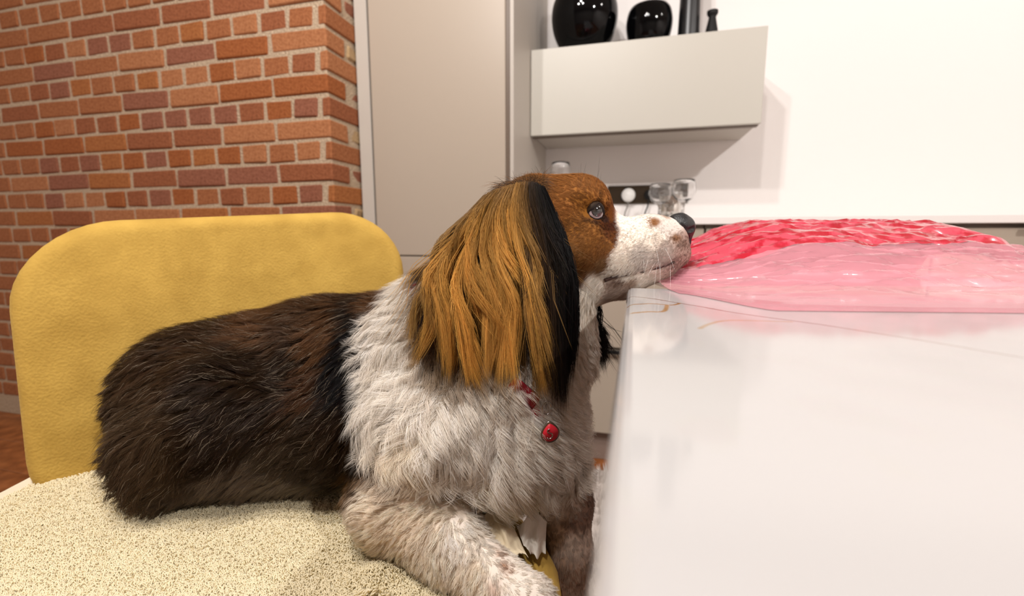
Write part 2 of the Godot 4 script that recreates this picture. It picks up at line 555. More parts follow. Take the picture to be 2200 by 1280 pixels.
# ---------------------------------------------------------------- table and what lies on it
func build_table() -> void:
	var wide := 1.0
	var long := 1.9
	var t := fixture("table", "white polished marble dining table, its corner under the dog's chin", "table", -0.005, TABLE_Y, -0.471)
	# marble print: u across 0..wide, v along 0..long
	var iw := 1100
	var ih := 2040
	var im := Image.create(iw, ih, false, Image.FORMAT_RGB8)
	var cloud := FastNoiseLite.new()
	cloud.seed = 12
	cloud.frequency = 0.004
	cloud.fractal_octaves = 4
	for y in ih / 4:
		for x in iw / 4:
			var c := cloud.get_noise_2d(x * 4, y * 4)
			var k := 1.0 - 0.05 * maxf(0.0, c * 1.6)
			im.fill_rect(Rect2i(x * 4, y * 4, 4, 4), Color(0.69 * k, 0.68 * k, 0.675 * k))
	var px := func(x: float, z: float) -> Vector2: return Vector2(x / wide * iw, z / long * ih)
	for vein: Array in [
		[[[0.0, 0.066], [0.02, 0.077], [0.034, 0.092], [0.053, 0.111], [0.074, 0.135], [0.13, 0.18], [0.25, 0.30], [0.5, 0.46], [1.0, 0.62]], 0.85, Color(0.30, 0.2, 0.13), 1.8],
		[[[0.0, 0.117], [0.012, 0.110], [0.02, 0.106], [0.033, 0.110], [0.04, 0.098]], 1.3, Color(0.58, 0.42, 0.26), 1.2],
		[[[0.005, 0.153], [0.015, 0.145], [0.026, 0.14], [0.03, 0.11]], 1.6, Color(0.62, 0.48, 0.32), 0.8],
		[[[0.042, 0.196], [0.05, 0.18], [0.064, 0.165], [0.1, 0.16]], 1.3, Color(0.66, 0.58, 0.48), 0.6],
		[[[0.3, 0.0], [0.42, 0.12], [0.7, 0.2], [1.0, 0.22]], 2.0, Color(0.78, 0.7, 0.6), 0.6],
		[[[0.0, 0.9], [0.3, 0.8], [0.6, 1.0], [1.0, 1.05]], 2.5, Color(0.8, 0.72, 0.62), 0.6]]:
		var pts := []
		for p: Array in vein[0]:
			pts.append(Vector3(p[0], 0, p[1]))
		for p: Vector3 in curve(pts, 900):
			var q: Vector2 = px.call(p.x, p.z)
			q += Vector2(noise.get_noise_2d(p.x * 3000, 5.0), noise.get_noise_2d(p.z * 3000, 9.0)) * 1.2
			var r: float = vein[1]
			for dy in range(-3, 4):
				for dx in range(-3, 4):
					var at := Vector2i(int(q.x) + dx, int(q.y) + dy)
					if at.x >= 0 and at.y >= 0 and at.x < iw and at.y < ih:
						var d := Vector2(at).distance_to(q)
						var k := clampf(1.2 - d / r, 0.0, 1.0) * float(vein[3]) * 0.5
						if k > 0.0:
							im.set_pixel(at.x, at.y, im.get_pixel(at.x, at.y).lerp(vein[2], k))
	var m := mat(Color.WHITE, 0.09, 0.5)
	m.albedo_texture = ImageTexture.create_from_image(im)
	m.uv1_scale = Vector3(1.0 / wide, 1.0 / long, 1.0)
	m.texture_repeat = false
	# slab: rounded rim lofted round the rectangle
	var rows := []
	var th := 0.03
	for s: Array in [[0.0, 0.0, 1.0], [0.006, 0.0, 0.0], [0.0035, -0.0007, 0.0], [0.0012, -0.0025, 0.0], [0.0, -0.006, 0.0], [0.0, -th + 0.004, 0.0], [0.002, -th, 0.0], [0.0, -th, 1.0]]:
		var row := PackedVector3Array()
		for k in 41:
			var a := (k % 40) / 40.0 * 4.0
			var side := int(a)
			var f := a - side
			var i: float = s[0]
			var p := Vector2.ZERO
			match side:
				0: p = Vector2(lerpf(i, wide - i, f), i)
				1: p = Vector2(wide - i, lerpf(i, long - i, f))
				2: p = Vector2(lerpf(wide - i, i, f), long - i)
				3: p = Vector2(i, lerpf(long - i, i, f))
			if s[2] > 0.0:
				p = Vector2(wide / 2, long / 2)
			row.append(Vector3(p.x, s[1], p.y))
		rows.append(row)
	var st := tool()
	for i in rows.size() - 1:
		for j in 40:
			quad(st, rows[i][j], rows[i][j + 1], rows[i + 1][j + 1], rows[i + 1][j], (rows[i][j] + rows[i + 1][j]) * 0.5 - Vector3(wide / 2, -th / 2, long / 2) + Vector3(0, (30.0 if rows[i + 1][j].y > -0.0001 else (-30.0 if rows[i][j].y < -th + 0.0001 else 0.0)), 0))
	part("slab", st.commit(), m, t)
	for x: float in [0.16, wide - 0.16]:
		for z: float in [0.2, long - 0.2]:
			part("leg", box(Vector3(x, -th - (TABLE_Y - th) / 2, z), Vector3(0.06, TABLE_Y - th, 0.06), 0.004), M.leg_metal, t)
	build_bag()

func build_bag() -> void:
	var b := thing("sweet_bag", "crinkled see-through pink plastic bag with a red patterned top lying on the table", "bag", Vector3(0.0, TABLE_Y, 0.0))
	# axis of the bag along the table, from the tip by the dog's nose to the right; cross-section: a low cushion
	var film := StandardMaterial3D.new()
	film.albedo_color = Color(0.96, 0.66, 0.71, 0.45)
	film.transparency = BaseMaterial3D.TRANSPARENCY_ALPHA
	film.roughness = 0.3
	film.clearcoat_enabled = true
	film.clearcoat_roughness = 0.06
	film.cull_mode = BaseMaterial3D.CULL_DISABLED
	var red := mat(rgb(222, 32, 62), 0.28, 0.5)
	red.clearcoat_enabled = true
	red.clearcoat_roughness = 0.08
	var im := Image.create(512, 256, false, Image.FORMAT_RGB8)
	var f := FastNoiseLite.new()
	f.seed = 8
	f.noise_type = FastNoiseLite.TYPE_CELLULAR
	f.cellular_return_type = FastNoiseLite.RETURN_DISTANCE2_SUB
	f.frequency = 0.014
	f.domain_warp_enabled = true
	f.domain_warp_amplitude = 18.0
	f.domain_warp_frequency = 0.03
	for y in 256:
		for x in 512:
			var k := smoothstep(0.5, 0.2, absf(f.get_noise_2d(x * 0.8, y * 2.0) + 0.72) * 3.0)
			im.set_pixel(x, y, Color(0.70, 0.05, 0.16).lerp(Color(0.90, 0.52, 0.55), k * 0.5))
	red.albedo_color = Color.WHITE
	red.albedo_texture = ImageTexture.create_from_image(im)
	var nf := FastNoiseLite.new()
	nf.seed = 3
	nf.frequency = 9.0
	# how high the bag stands over the table: it rises from its front and left edges
	var high := func(x: float, q: float) -> float:
		var u := (x - 0.150) / 0.40
		var h := 0.066 * smoothstep(0.0, 0.85, q) * (0.25 + 0.75 * smoothstep(-0.02, 0.4, u)) * (1.0 - 0.6 * smoothstep(0.85, 1.0, u))
		h *= 1.0 - 0.9 * smoothstep(0.93, 1.0, q)
		var c := absf(nf.get_noise_2d(x * 0.7, q * 1.3)) + 0.5 * absf(nf.get_noise_2d(x * 1.6 + 9.0, q * 3.1))
		return maxf(0.0008, h + (0.5 - c) * 0.012 * smoothstep(0.0, 0.3, h / 0.05))
	var depth := func(x: float, q: float) -> float:
		return lerpf(-0.315 + 0.06 * (x - 0.15), -0.62, q) - 0.09 * (1.0 - smoothstep(0.0, 0.035, x - 0.150)) * (1.0 - q)
	for piece: Array in [["film", 0.0, 0.5, film], ["printed_top", 0.5, 1.0, red]]:
		var rows := []
		for i in 49:
			var q := lerpf(piece[1], piece[2], i / 48.0)
			var row := PackedVector3Array()
			for j in 81:
				var x := lerpf(0.150, 0.55, j / 80.0)
				row.append(Vector3(x, high.call(x, q), depth.call(x, q)))
			rows.append(row)
		for i in 49:
			var q := lerpf(piece[2], piece[1], i / 48.0)
			var row := PackedVector3Array()
			for j in 81:
				var x := lerpf(0.150, 0.55, j / 80.0)
				row.append(Vector3(x, minf(0.0006, high.call(x, q) - 0.0002), depth.call(x, q)))
			rows.append(row)
		part(piece[0], grid_mesh(rows, true), piece[3], b)

# ---------------------------------------------------------------- the chair
func build_chair() -> void:
	var t := thing("dining_chair", "mustard yellow velvet chair with a rounded back, the dog lying on its seat", "chair", Vector3(-0.286, 0, -0.465), 0.513)
	var outline := func(w: float, h: float, r: float, n: int) -> PackedVector2Array:
		var out := PackedVector2Array()
		for q in 4:
			var c := Vector2((w - r) * (1 if q == 0 or q == 3 else -1), (h - r) * (1 if q < 2 else -1))
			for k in n + 1:
				var a := PI / 2 * (q + float(k) / n)
				out.append(c + Vector2(cos(a), sin(a)) * r)
		return out
	var seat: PackedVector2Array = outline.call(0.275, 0.265, 0.11, 8)
	var s := part("seat", plate(seat, 0.07, 0.028), M.velvet, t, Vector3(0, 0.463, 0.01))
	s.rotation.x = -PI / 2
	# back: a rounded panel bent about the sitter
	var rows := []
	var bo: PackedVector2Array = outline.call(0.245, 0.20, 0.105, 10)
	var pm := plate(bo, 0.05, 0.024)
	var sm := SurfaceTool.new()
	sm.begin(Mesh.PRIMITIVE_TRIANGLES)
	var arr := pm.surface_get_arrays(0)
	var vs: PackedVector3Array = arr[Mesh.ARRAY_VERTEX]
	for k in vs.size():
		var p := vs[k]
		p.z += p.x * p.x * 0.9 - p.y * 0.10
		p.y -= (0.245 - p.x) * 0.06
		vs[k] = p
	arr[Mesh.ARRAY_VERTEX] = vs
	var bent := ArrayMesh.new()
	bent.add_surface_from_arrays(Mesh.PRIMITIVE_TRIANGLES, arr)
	sm.create_from(bent, 0)
	sm.generate_normals()
	part("backrest", sm.commit(), M.velvet, t, Vector3(0.0, 0.655, -0.285))
	for x: float in [-0.13, 0.13]:
		part("back_post", tube(curve([Vector3(x, 0.43, -0.2), Vector3(x, 0.44, -0.27), Vector3(x, 0.52, -0.30), Vector3(x, 0.66, -0.31)], 12), 0.011), M.leg_metal, t)
	for x: float in [-1.0, 1.0]:
		for z: float in [-1.0, 1.0]:
			part("leg", tube([Vector3(x * 0.19, 0.43, z * 0.18), Vector3(x * 0.205, 0.22, z * 0.20), Vector3(x * 0.22, 0.0, z * 0.22)], 0.014, 0.009), M.leg_metal, t)

func towel_y(x: float, z: float) -> float:
	var y := 0.5035 + 0.0025 * noise.get_noise_2d(x * 900.0, z * 900.0)
	# a rumpled ridge beside the dog's elbow and the rolled hem
	y += 0.012 * exp(-pow((x + 0.118) / 0.02, 2.0) - pow((z + 0.374) / 0.016, 2.0))
	return y

func build_towel() -> void:
	var t := thing("towel", "cream terry towel spread over the chair seat under the dog", "towel", Vector3.ZERO)
	# corners: front edge at z = -0.35
	var rows := []
	for i in 33:
		var row := PackedVector3Array()
		for j in 49:
			var x := lerpf(-0.62, -0.02, j / 48.0)
			var z := lerpf(-0.351, -0.62, i / 32.0)
			row.append(Vector3(x, towel_y(x, z), z))
		rows.append(row)
	var hem := []
	for k in 7:
		var a := PI * k / 6.0
		var row := PackedVector3Array()
		for j in 49:
			var x := lerpf(-0.62, -0.02, j / 48.0)
			row.append(Vector3(x, towel_y(x, -0.351) - 0.0025 + 0.0045 * cos(a) - 0.0015, -0.351 + 0.0045 * sin(a)))
		hem.append(row)
	hem.reverse()
	part("cloth", grid_mesh(hem + rows, false), M.towel, t)
	# terry loops
	var st := tool()
	var pts := []
	for k in 6:
		var a := PI * k / 5.0
		pts.append(Vector3(cos(a) * 0.0011, sin(a) * 0.0034, 0.0003 * k))
	var loop := tube(pts, 0.00045, 0.00045, 4)
	scatter("terry_loops", loop, M.towel, t, 60000, func(k):
		var x := rng.randf_range(-0.6, -0.02)
		var z := -0.347 - pow(rng.randf(), 1.3) * 0.22
		var b := Basis(Vector3.UP, rng.randf() * TAU) * Basis(Vector3.RIGHT, rng.randf_range(-0.9, 0.9))
		var y := towel_y(x, z)
		var s := rng.randf_range(0.8, 1.25)
		if k % 6 == 0:      # the long loops hanging over the front hem
			z = -0.347 + rng.randf_range(-0.004, 0.003)
			y -= rng.randf_range(0.0, 0.003)
			b = Basis(Vector3.UP, rng.randf_range(-0.6, 0.6)) * Basis(Vector3.RIGHT, rng.randf_range(0.4, 1.8))
			s = rng.randf_range(1.2, 2.0)
		return Transform3D(b.scaled(Vector3.ONE * s), Vector3(x, y - 0.0005, z)))

# ---------------------------------------------------------------- the dog: skin
class Field:
	# a signed-distance grid of tapered capsules joined smoothly, meshed as surface nets
	var lo: Vector3
	var cell: float
	var nx: int
	var ny: int
	var nz: int
	var d := PackedFloat32Array()

	func _init(from: Vector3, to: Vector3, size: float) -> void:
		lo = from
		cell = size
		nx = int(ceil((to.x - from.x) / size)) + 1
		ny = int(ceil((to.y - from.y) / size)) + 1
		nz = int(ceil((to.z - from.z) / size)) + 1
		d.resize(nx * ny * nz)
		d.fill(0.2)

	func bone(a: Vector3, b: Vector3, ra: float, rb: float, k: float, cut := false) -> void:
		var m := maxf(ra, rb) + k + cell * 2.5
		var p0 := (a.min(b) - Vector3.ONE * m - lo) / cell
		var p1 := (a.max(b) + Vector3.ONE * m - lo) / cell
		var ab := b - a
		var l2 := maxf(ab.length_squared(), 1e-9)
		for z in range(maxi(0, int(p0.z)), mini(nz, int(p1.z) + 1)):
			for y in range(maxi(0, int(p0.y)), mini(ny, int(p1.y) + 1)):
				var row := (z * ny + y) * nx
				for x in range(maxi(0, int(p0.x)), mini(nx, int(p1.x) + 1)):
					var q := lo + Vector3(x, y, z) * cell - a
					var h := clampf(q.dot(ab) / l2, 0.0, 1.0)
					var s := (q - ab * h).length() - ra - (rb - ra) * h
					var o := d[row + x]
					if cut:
						s = -s
						var e := maxf(k - absf(o - s), 0.0) / k
						d[row + x] = maxf(o, s) + e * e * k * 0.25
					else:
						var e := maxf(k - absf(o - s), 0.0) / k
						d[row + x] = minf(o, s) - e * e * k * 0.25

	func at(p: Vector3) -> float:
		var q := (p - lo) / cell
		var x := int(q.x)
		var y := int(q.y)
		var z := int(q.z)
		if q.x < 0.0 or q.y < 0.0 or q.z < 0.0 or x >= nx - 1 or y >= ny - 1 or z >= nz - 1:
			return 0.2
		var f := q - Vector3(x, y, z)
		var i := (z * ny + y) * nx + x
		var j := i + nx * ny
		var a := lerpf(lerpf(d[i], d[i + 1], f.x), lerpf(d[i + nx], d[i + nx + 1], f.x), f.y)
		var b := lerpf(lerpf(d[j], d[j + 1], f.x), lerpf(d[j + nx], d[j + nx + 1], f.x), f.y)
		return lerpf(a, b, f.z)

	func up(p: Vector3) -> Vector3:
		var e := cell * 0.7
		return Vector3(at(p + Vector3(e, 0, 0)) - at(p - Vector3(e, 0, 0)), at(p + Vector3(0, e, 0)) - at(p - Vector3(0, e, 0)), at(p + Vector3(0, 0, e)) - at(p - Vector3(0, 0, e))).normalized()

	func nets() -> Array:
		# [points, normals, indices]
		var pts := PackedVector3Array()
		var nor := PackedVector3Array()
		var idx := PackedInt32Array()
		var ids := PackedInt32Array()
		ids.resize(nx * ny * nz)
		ids.fill(-1)
		var sx := 1
		var sy := nx
		var sz := nx * ny
		var off := [0, sx, sy, sx + sy, sz, sx + sz, sy + sz, sx + sy + sz]
		for z in nz - 1:
			for y in ny - 1:
				var row := (z * ny + y) * nx
				for x in nx - 1:
					var i := row + x
					var a := d[i]
					if absf(a) > cell * 2.5:
						continue
					var n := 0
					for o: int in off:
						if d[i + o] < 0.0:
							n += 1
					if n == 0 or n == 8:
						continue
					var sum := Vector3.ZERO
					var c := 0
					for k in 8:
						for bit: int in [1, 2, 4]:
							if k & bit:
								continue
							var v0 := d[i + int(off[k])]
							var v1 := d[i + int(off[k | bit])]
							if (v0 < 0.0) == (v1 < 0.0):
								continue
							var t := v0 / (v0 - v1)
							var p := Vector3(k & 1, (k >> 1) & 1, (k >> 2) & 1)
							match bit:
								1: p.x = t
								2: p.y = t
								4: p.z = t
							sum += p
							c += 1
					var p2 := lo + (Vector3(x, y, z) + sum / c) * cell
					ids[i] = pts.size()
					pts.append(p2)
					nor.append(up(p2))
		for z in range(1, nz - 1):
			for y in range(1, ny - 1):
				for x in range(1, nx - 1):
					var i := (z * ny + y) * nx + x
					var a := d[i]
					if absf(a) > cell * 2.5:
						continue
					for ax in 3:
						var s: int = [sx, sy, sz][ax]
						var b := d[i + s]
						if (a < 0.0) == (b < 0.0):
							continue
						var u: int = [sy, sz, sx][ax]
						var v: int = [sz, sx, sy][ax]
						var q := [ids[i - u - v], ids[i - v], ids[i], ids[i - u]]
						if q.min() < 0:
							continue
						if a < 0.0:
							idx.append_array([q[0], q[2], q[1], q[0], q[3], q[2]])
						else:
							idx.append_array([q[0], q[1], q[2], q[0], q[2], q[3]])
		return [pts, nor, idx]

var body_field: Field
var head_field: Field
var nose_field: Field

func body_sd(p: Vector3) -> float:
	return minf(body_field.at(p), head_field.at(p))

func body_up(p: Vector3) -> Vector3:
	return head_field.up(p) if head_field.at(p) < body_field.at(p) else body_field.up(p)

func onto(p: Vector3, clear := 0.0) -> Vector3:
	# the first point of the skin met on the way from the near side straight back through p
	var q := Vector3(p.x, p.y, -0.33)
	for k in 160:
		var s := body_sd(q)
		if s < clear:
			return q
		q.z -= maxf(0.0012, (s - clear) * 0.6)
	return p

# marking of the coat: [place, colour, lie of the hair in x and y, length, wave, density, region]
# region 0 face, 1 ruff, 2 body, 3 leg
const CREAM := Color(0.95, 0.84, 0.70)
const WHITE := Color(0.95, 0.88, 0.79)
const RUST := Color(0.40, 0.175, 0.05)
const GOLD := Color(0.50, 0.25, 0.07)
const BROWN := Color(0.135, 0.064, 0.028)
const DARK := Color(0.034, 0.019, 0.010)
const JET := Color(0.009, 0.0075, 0.0075)

func marks() -> Array:
	return [
		# face
		[Vector3(0.0548, 0.8568, -0.4400), RUST, Vector2(-1, -0.1), 0.006, 0.0, 1.0, 0],
		[Vector3(0.0412, 0.8650, -0.4600), RUST, Vector2(-1, -0.1), 0.008, 0.0, 1.0, 0],
		[Vector3(0.0726, 0.8604, -0.4500), RUST, Vector2(-0.6, 0.6), 0.006, 0.0, 1.0, 0],
		[Vector3(0.0854, 0.8542, -0.4600), RUST, Vector2(-0.4, 0.7), 0.005, 0.0, 1.0, 0],
		[Vector3(0.0660, 0.8439, -0.4400), Color(0.30, 0.125, 0.03), Vector2(-0.7, 0.5), 0.005, 0.0, 1.0, 0],
		[Vector3(0.0518, 0.8356, -0.4300), RUST, Vector2(-1, 0.1), 0.006, 0.0, 1.0, 0],
		[Vector3(0.0388, 0.8356, -0.4300), RUST, Vector2(-1, 0.1), 0.007, 0.0, 1.0, 0],
		[Vector3(0.0599, 0.8186, -0.4400), Color(0.26, 0.11, 0.03), Vector2(-1, -0.3), 0.006, 0.0, 1.0, 0],
		[Vector3(0.0501, 0.8056, -0.4300), Color(0.38, 0.17, 0.045), Vector2(-1, -0.4), 0.007, 0.0, 1.0, 0],
		[Vector3(0.0748, 0.8098, -0.4400), Color(0.36, 0.16, 0.045), Vector2(-1, -0.3), 0.005, 0.0, 1.0, 0],
		[Vector3(0.0934, 0.8316, -0.4600), Color(0.22, 0.08, 0.025), Vector2(-0.5, 0.3), 0.004, 0.0, 1.0, 0],
		[Vector3(0.0972, 0.8210, -0.4550), Color(0.08, 0.03, 0.015), Vector2(-0.8, -0.1), 0.004, 0.0, 1.0, 0],
		[Vector3(0.0983, 0.8120, -0.4500), Color(0.16, 0.06, 0.025), Vector2(-0.9, -0.3), 0.004, 0.0, 1.0, 0],
		[Vector3(0.0915, 0.8010, -0.4400), Color(0.36, 0.16, 0.05), Vector2(-0.9, -0.5), 0.006, 0.0, 1.0, 0],
		[Vector3(0.0806, 0.7898, -0.4400), Color(0.34, 0.15, 0.045), Vector2(-0.9, -0.5), 0.007, 0.0, 1.0, 0],
		[Vector3(0.0614, 0.7838, -0.4300), Color(0.30, 0.13, 0.035), Vector2(-0.8, -0.6), 0.009, 0.0, 1.0, 0],
		[Vector3(0.0639, 0.7706, -0.4300), Color(0.24, 0.10, 0.03), Vector2(-0.7, -0.7), 0.010, 0.0, 1.0, 0],
		[Vector3(0.0888, 0.7854, -0.4400), Color(0.36, 0.19, 0.08), Vector2(-0.9, -0.6), 0.007, 0.0, 1.0, 0],
		[Vector3(0.1103, 0.8234, -0.4600), WHITE, Vector2(-1, -0.1), 0.004, 0.0, 1.0, 0],
		[Vector3(0.1102, 0.8097, -0.4500), WHITE, Vector2(-1, -0.2), 0.005, 0.0, 1.0, 0],
		[Vector3(0.1061, 0.7939, -0.4500), WHITE, Vector2(-1, -0.4), 0.006, 0.0, 1.0, 0],
		[Vector3(0.1002, 0.7778, -0.4500), WHITE, Vector2(-1, -0.5), 0.007, 0.0, 1.0, 0],
		[Vector3(0.0855, 0.7630, -0.4500), WHITE, Vector2(-0.9, -0.6), 0.010, 0.0, 1.0, 0],
		[Vector3(0.0719, 0.7500, -0.4500), WHITE, Vector2(-0.8, -0.7), 0.012, 0.0, 1.0, 0],
		[Vector3(0.1299, 0.8188, -0.4600), WHITE, Vector2(-1, -0.15), 0.004, 0.0, 1.0, 0],
		[Vector3(0.1529, 0.8243, -0.4600), Color(0.76, 0.70, 0.64), Vector2(-1, -0.1), 0.003, 0.0, 1.0, 0],
		[Vector3(0.1383, 0.8051, -0.4550), WHITE, Vector2(-1, -0.3), 0.005, 0.0, 1.0, 0],
		[Vector3(0.1282, 0.7916, -0.4500), Color(0.74, 0.68, 0.62), Vector2(-1, -0.45), 0.007, 0.0, 1.0, 0],
		[Vector3(0.1503, 0.7936, -0.4550), Color(0.66, 0.58, 0.52), Vector2(-0.9, -0.5), 0.006, 0.0, 1.0, 0],
		[Vector3(0.1690, 0.7979, -0.4650), Color(0.55, 0.42, 0.36), Vector2(-0.9, -0.4), 0.004, 0.0, 1.0, 0],
		[Vector3(0.1149, 0.7801, -0.4500), WHITE, Vector2(-1, -0.5), 0.008, 0.0, 1.0, 0],
		[Vector3(0.1062, 0.7639, -0.4500), Color(0.62, 0.5, 0.42), Vector2(-1, -0.4), 0.006, 0.0, 1.0, 0],
		[Vector3(0.1413, 0.7714, -0.4600), WHITE, Vector2(-1, -0.2), 0.005, 0.0, 1.0, 0],
		[Vector3(0.1089, 0.7524, -0.4600), Color(0.66, 0.54, 0.46), Vector2(-1, -0.3), 0.006, 0.0, 1.0, 0],
		[Vector3(0.0833, 0.7365, -0.4600), WHITE, Vector2(-0.8, -0.6), 0.010, 0.0, 1.0, 0],
		[Vector3(0.0088, 0.8576, -0.4400), Color(0.26, 0.12, 0.04), Vector2(-0.8, 0.4), 0.018, 0.0, 0.8, 0],
		[Vector3(0.0219, 0.8610, -0.4400), Color(0.22, 0.10, 0.03), Vector2(-0.5, 0.5), 0.016, 0.0, 0.8, 0],
		[Vector3(-0.0138, 0.8506, -0.4600), Color(0.26, 0.13, 0.045), Vector2(-0.9, -0.3), 0.02, 0.2, 0.8, 0],
		# nape and neck
		[Vector3(-0.0331, 0.8283, -0.4700), Color(0.24, 0.125, 0.045), Vector2(-0.8, -0.6), 0.028, 0.5, 1.0, 1],
		[Vector3(-0.0525, 0.7953, -0.4700), Color(0.22, 0.12, 0.05), Vector2(-0.6, -0.8), 0.034, 0.7, 1.0, 1],
		[Vector3(-0.0698, 0.7666, -0.4700), Color(0.20, 0.12, 0.055), Vector2(-0.5, -0.8), 0.036, 0.8, 1.0, 1],
		[Vector3(-0.0736, 0.7437, -0.4600), Color(0.18, 0.11, 0.055), Vector2(-0.5, -0.8), 0.036, 0.8, 1.0, 1],
		[Vector3(-0.0558, 0.7237, -0.4400), Color(0.17, 0.10, 0.05), Vector2(-0.5, -0.85), 0.036, 0.8, 1.0, 1],
		[Vector3(-0.0518, 0.7051, -0.4300), Color(0.20, 0.13, 0.07), Vector2(-0.5, -0.85), 0.036, 0.8, 1.0, 1],
		[Vector3(-0.0712, 0.7192, -0.4500), Color(0.26, 0.18, 0.11), Vector2(-0.6, -0.7), 0.034, 0.8, 1.0, 1],
		[Vector3(-0.0579, 0.6898, -0.4300), Color(0.45, 0.36, 0.27), Vector2(-0.6, -0.7), 0.034, 0.8, 1.0, 1],
		[Vector3(-0.0177, 0.7528, -0.4300), Color(0.12, 0.07, 0.03), Vector2(-0.2, -1), 0.03, 0.4, 0.7, 1],
		[Vector3(-0.0176, 0.7099, -0.4200), Color(0.42, 0.33, 0.24), Vector2(-0.1, -1), 0.034, 0.6, 0.8, 1],
		# ruff
		[Vector3(-0.1002, 0.7532, -0.5000), WHITE, Vector2(-0.8, 0.1), 0.030, 0.6, 1.0, 1],
		[Vector3(-0.1110, 0.7468, -0.4900), WHITE, Vector2(-0.8, -0.2), 0.034, 0.7, 1.0, 1],
		[Vector3(-0.1250, 0.7334, -0.4700), WHITE, Vector2(-0.8, -0.4), 0.036, 0.7, 1.0, 1],
		[Vector3(-0.0923, 0.7260, -0.4400), WHITE, Vector2(-0.7, -0.6), 0.034, 0.7, 1.0, 1],
		[Vector3(-0.0879, 0.7004, -0.4300), WHITE, Vector2(-0.6, -0.7), 0.036, 0.8, 1.0, 1],
		[Vector3(-0.1034, 0.7072, -0.4500), WHITE, Vector2(-0.8, -0.4), 0.036, 0.7, 1.0, 1],
		[Vector3(-0.1343, 0.7098, -0.4600), WHITE, Vector2(-0.8, -0.5), 0.036, 0.7, 1.0, 1],
		[Vector3(-0.1321, 0.6811, -0.4400), WHITE, Vector2(-0.55, -0.8), 0.040, 0.8, 1.0, 1],
		[Vector3(-0.0907, 0.6795, -0.4300), WHITE, Vector2(-0.4, -0.9), 0.044, 0.9, 1.0, 1],
		[Vector3(-0.1173, 0.6502, -0.4200), WHITE, Vector2(-0.2, -1), 0.044, 1.0, 1.0, 1],
		[Vector3(-0.0971, 0.6264, -0.4100), CREAM, Vector2(0.0, -1), 0.040, 1.0, 1.0, 1],
		[Vector3(-0.0610, 0.6632, -0.4100), WHITE, Vector2(-0.2, -1), 0.050, 1.1, 1.0, 1],
		[Vector3(-0.0305, 0.6632, -0.4100), WHITE, Vector2(-0.2, -1), 0.052, 1.1, 1.0, 1],
		[Vector3(0.0044, 0.6632, -0.4100), WHITE, Vector2(-0.1, -1), 0.048, 1.0, 1.0, 1],
		[Vector3(0.0356, 0.6688, -0.4200), WHITE, Vector2(0.1, -1), 0.040, 0.9, 1.0, 1],
		[Vector3(-0.0430, 0.6310, -0.4000), WHITE, Vector2(-0.1, -1), 0.050, 1.1, 1.0, 1],
		[Vector3(-0.0043, 0.6310, -0.4000), WHITE, Vector2(-0.15, -1), 0.050, 1.1, 1.0, 1],
		[Vector3(0.0344, 0.6310, -0.4000), WHITE, Vector2(0.1, -1), 0.044, 1.0, 1.0, 1],
		[Vector3(0.0658, 0.6375, -0.4400), WHITE, Vector2(0.5, -0.9), 0.040, 0.9, 1.0, 1],
		[Vector3(0.0457, 0.5881, -0.4200), WHITE, Vector2(0.0, -1), 0.040, 1.0, 1.0, 1],
		[Vector3(0.0000, 0.5887, -0.4100), CREAM, Vector2(-0.3, -0.9), 0.040, 0.9, 1.0, 1],
		[Vector3(0.0648, 0.7098, -0.4600), WHITE, Vector2(0.1, -1), 0.016, 0.3, 1.0, 1],
		[Vector3(0.0727, 0.6751, -0.4600), WHITE, Vector2(0.25, -1), 0.026, 0.5, 1.0, 1],
		[Vector3(0.0315, 0.7074, -0.4300), WHITE, Vector2(0.0, -1), 0.03, 0.5, 0.8, 1],
		# saddle and flank
		[Vector3(-0.1447, 0.7400, -0.5200), BROWN, Vector2(-0.9, 0.1), 0.030, 0.6, 1.0, 2],
		[Vector3(-0.1635, 0.7205, -0.4800), JET, Vector2(-0.9, -0.2), 0.030, 0.6, 1.0, 2],
		[Vector3(-0.1852, 0.7298, -0.5000), Color(0.025, 0.018, 0.014), Vector2(-0.9, -0.2), 0.030, 0.6, 1.0, 2],
		[Vector3(-0.1720, 0.6975, -0.4700), JET, Vector2(-0.9, -0.3), 0.034, 0.7, 1.0, 2],
		[Vector3(-0.1845, 0.6670, -0.4700), JET, Vector2(-0.8, -0.5), 0.034, 0.7, 1.0, 2],
		[Vector3(-0.1626, 0.6600, -0.4600), JET, Vector2(-0.7, -0.6), 0.034, 0.7, 1.0, 2],
		[Vector3(-0.1538, 0.6335, -0.4500), DARK, Vector2(-0.7, -0.6), 0.034, 0.7, 1.0, 2],
		[Vector3(-0.1827, 0.6294, -0.4600), DARK, Vector2(-0.8, -0.5), 0.034, 0.7, 1.0, 2],
		[Vector3(-0.1306, 0.6027, -0.4400), JET, Vector2(-0.7, -0.7), 0.034, 0.6, 1.0, 2],
		[Vector3(-0.1605, 0.5927, -0.4500), DARK, Vector2(-0.8, -0.6), 0.034, 0.7, 1.0, 2],
		[Vector3(-0.1484, 0.5764, -0.4400), Color(0.18, 0.085, 0.02), Vector2(-0.9, -0.4), 0.030, 0.4, 1.0, 2],
		[Vector3(-0.1203, 0.5917, -0.4300), Color(0.17, 0.085, 0.03), Vector2(-0.8, -0.3), 0.028, 0.4, 1.0, 2],
		[Vector3(-0.1973, 0.7166, -0.5000), BROWN, Vector2(-0.9, -0.3), 0.032, 0.8, 1.0, 2],
		[Vector3(-0.2101, 0.6925, -0.4900), BROWN, Vector2(-0.9, -0.3), 0.034, 0.8, 1.0, 2],
		[Vector3(-0.2483, 0.7127, -0.5200), Color(0.095, 0.048, 0.023), Vector2(-0.9, -0.2), 0.034, 0.8, 1.0, 2],
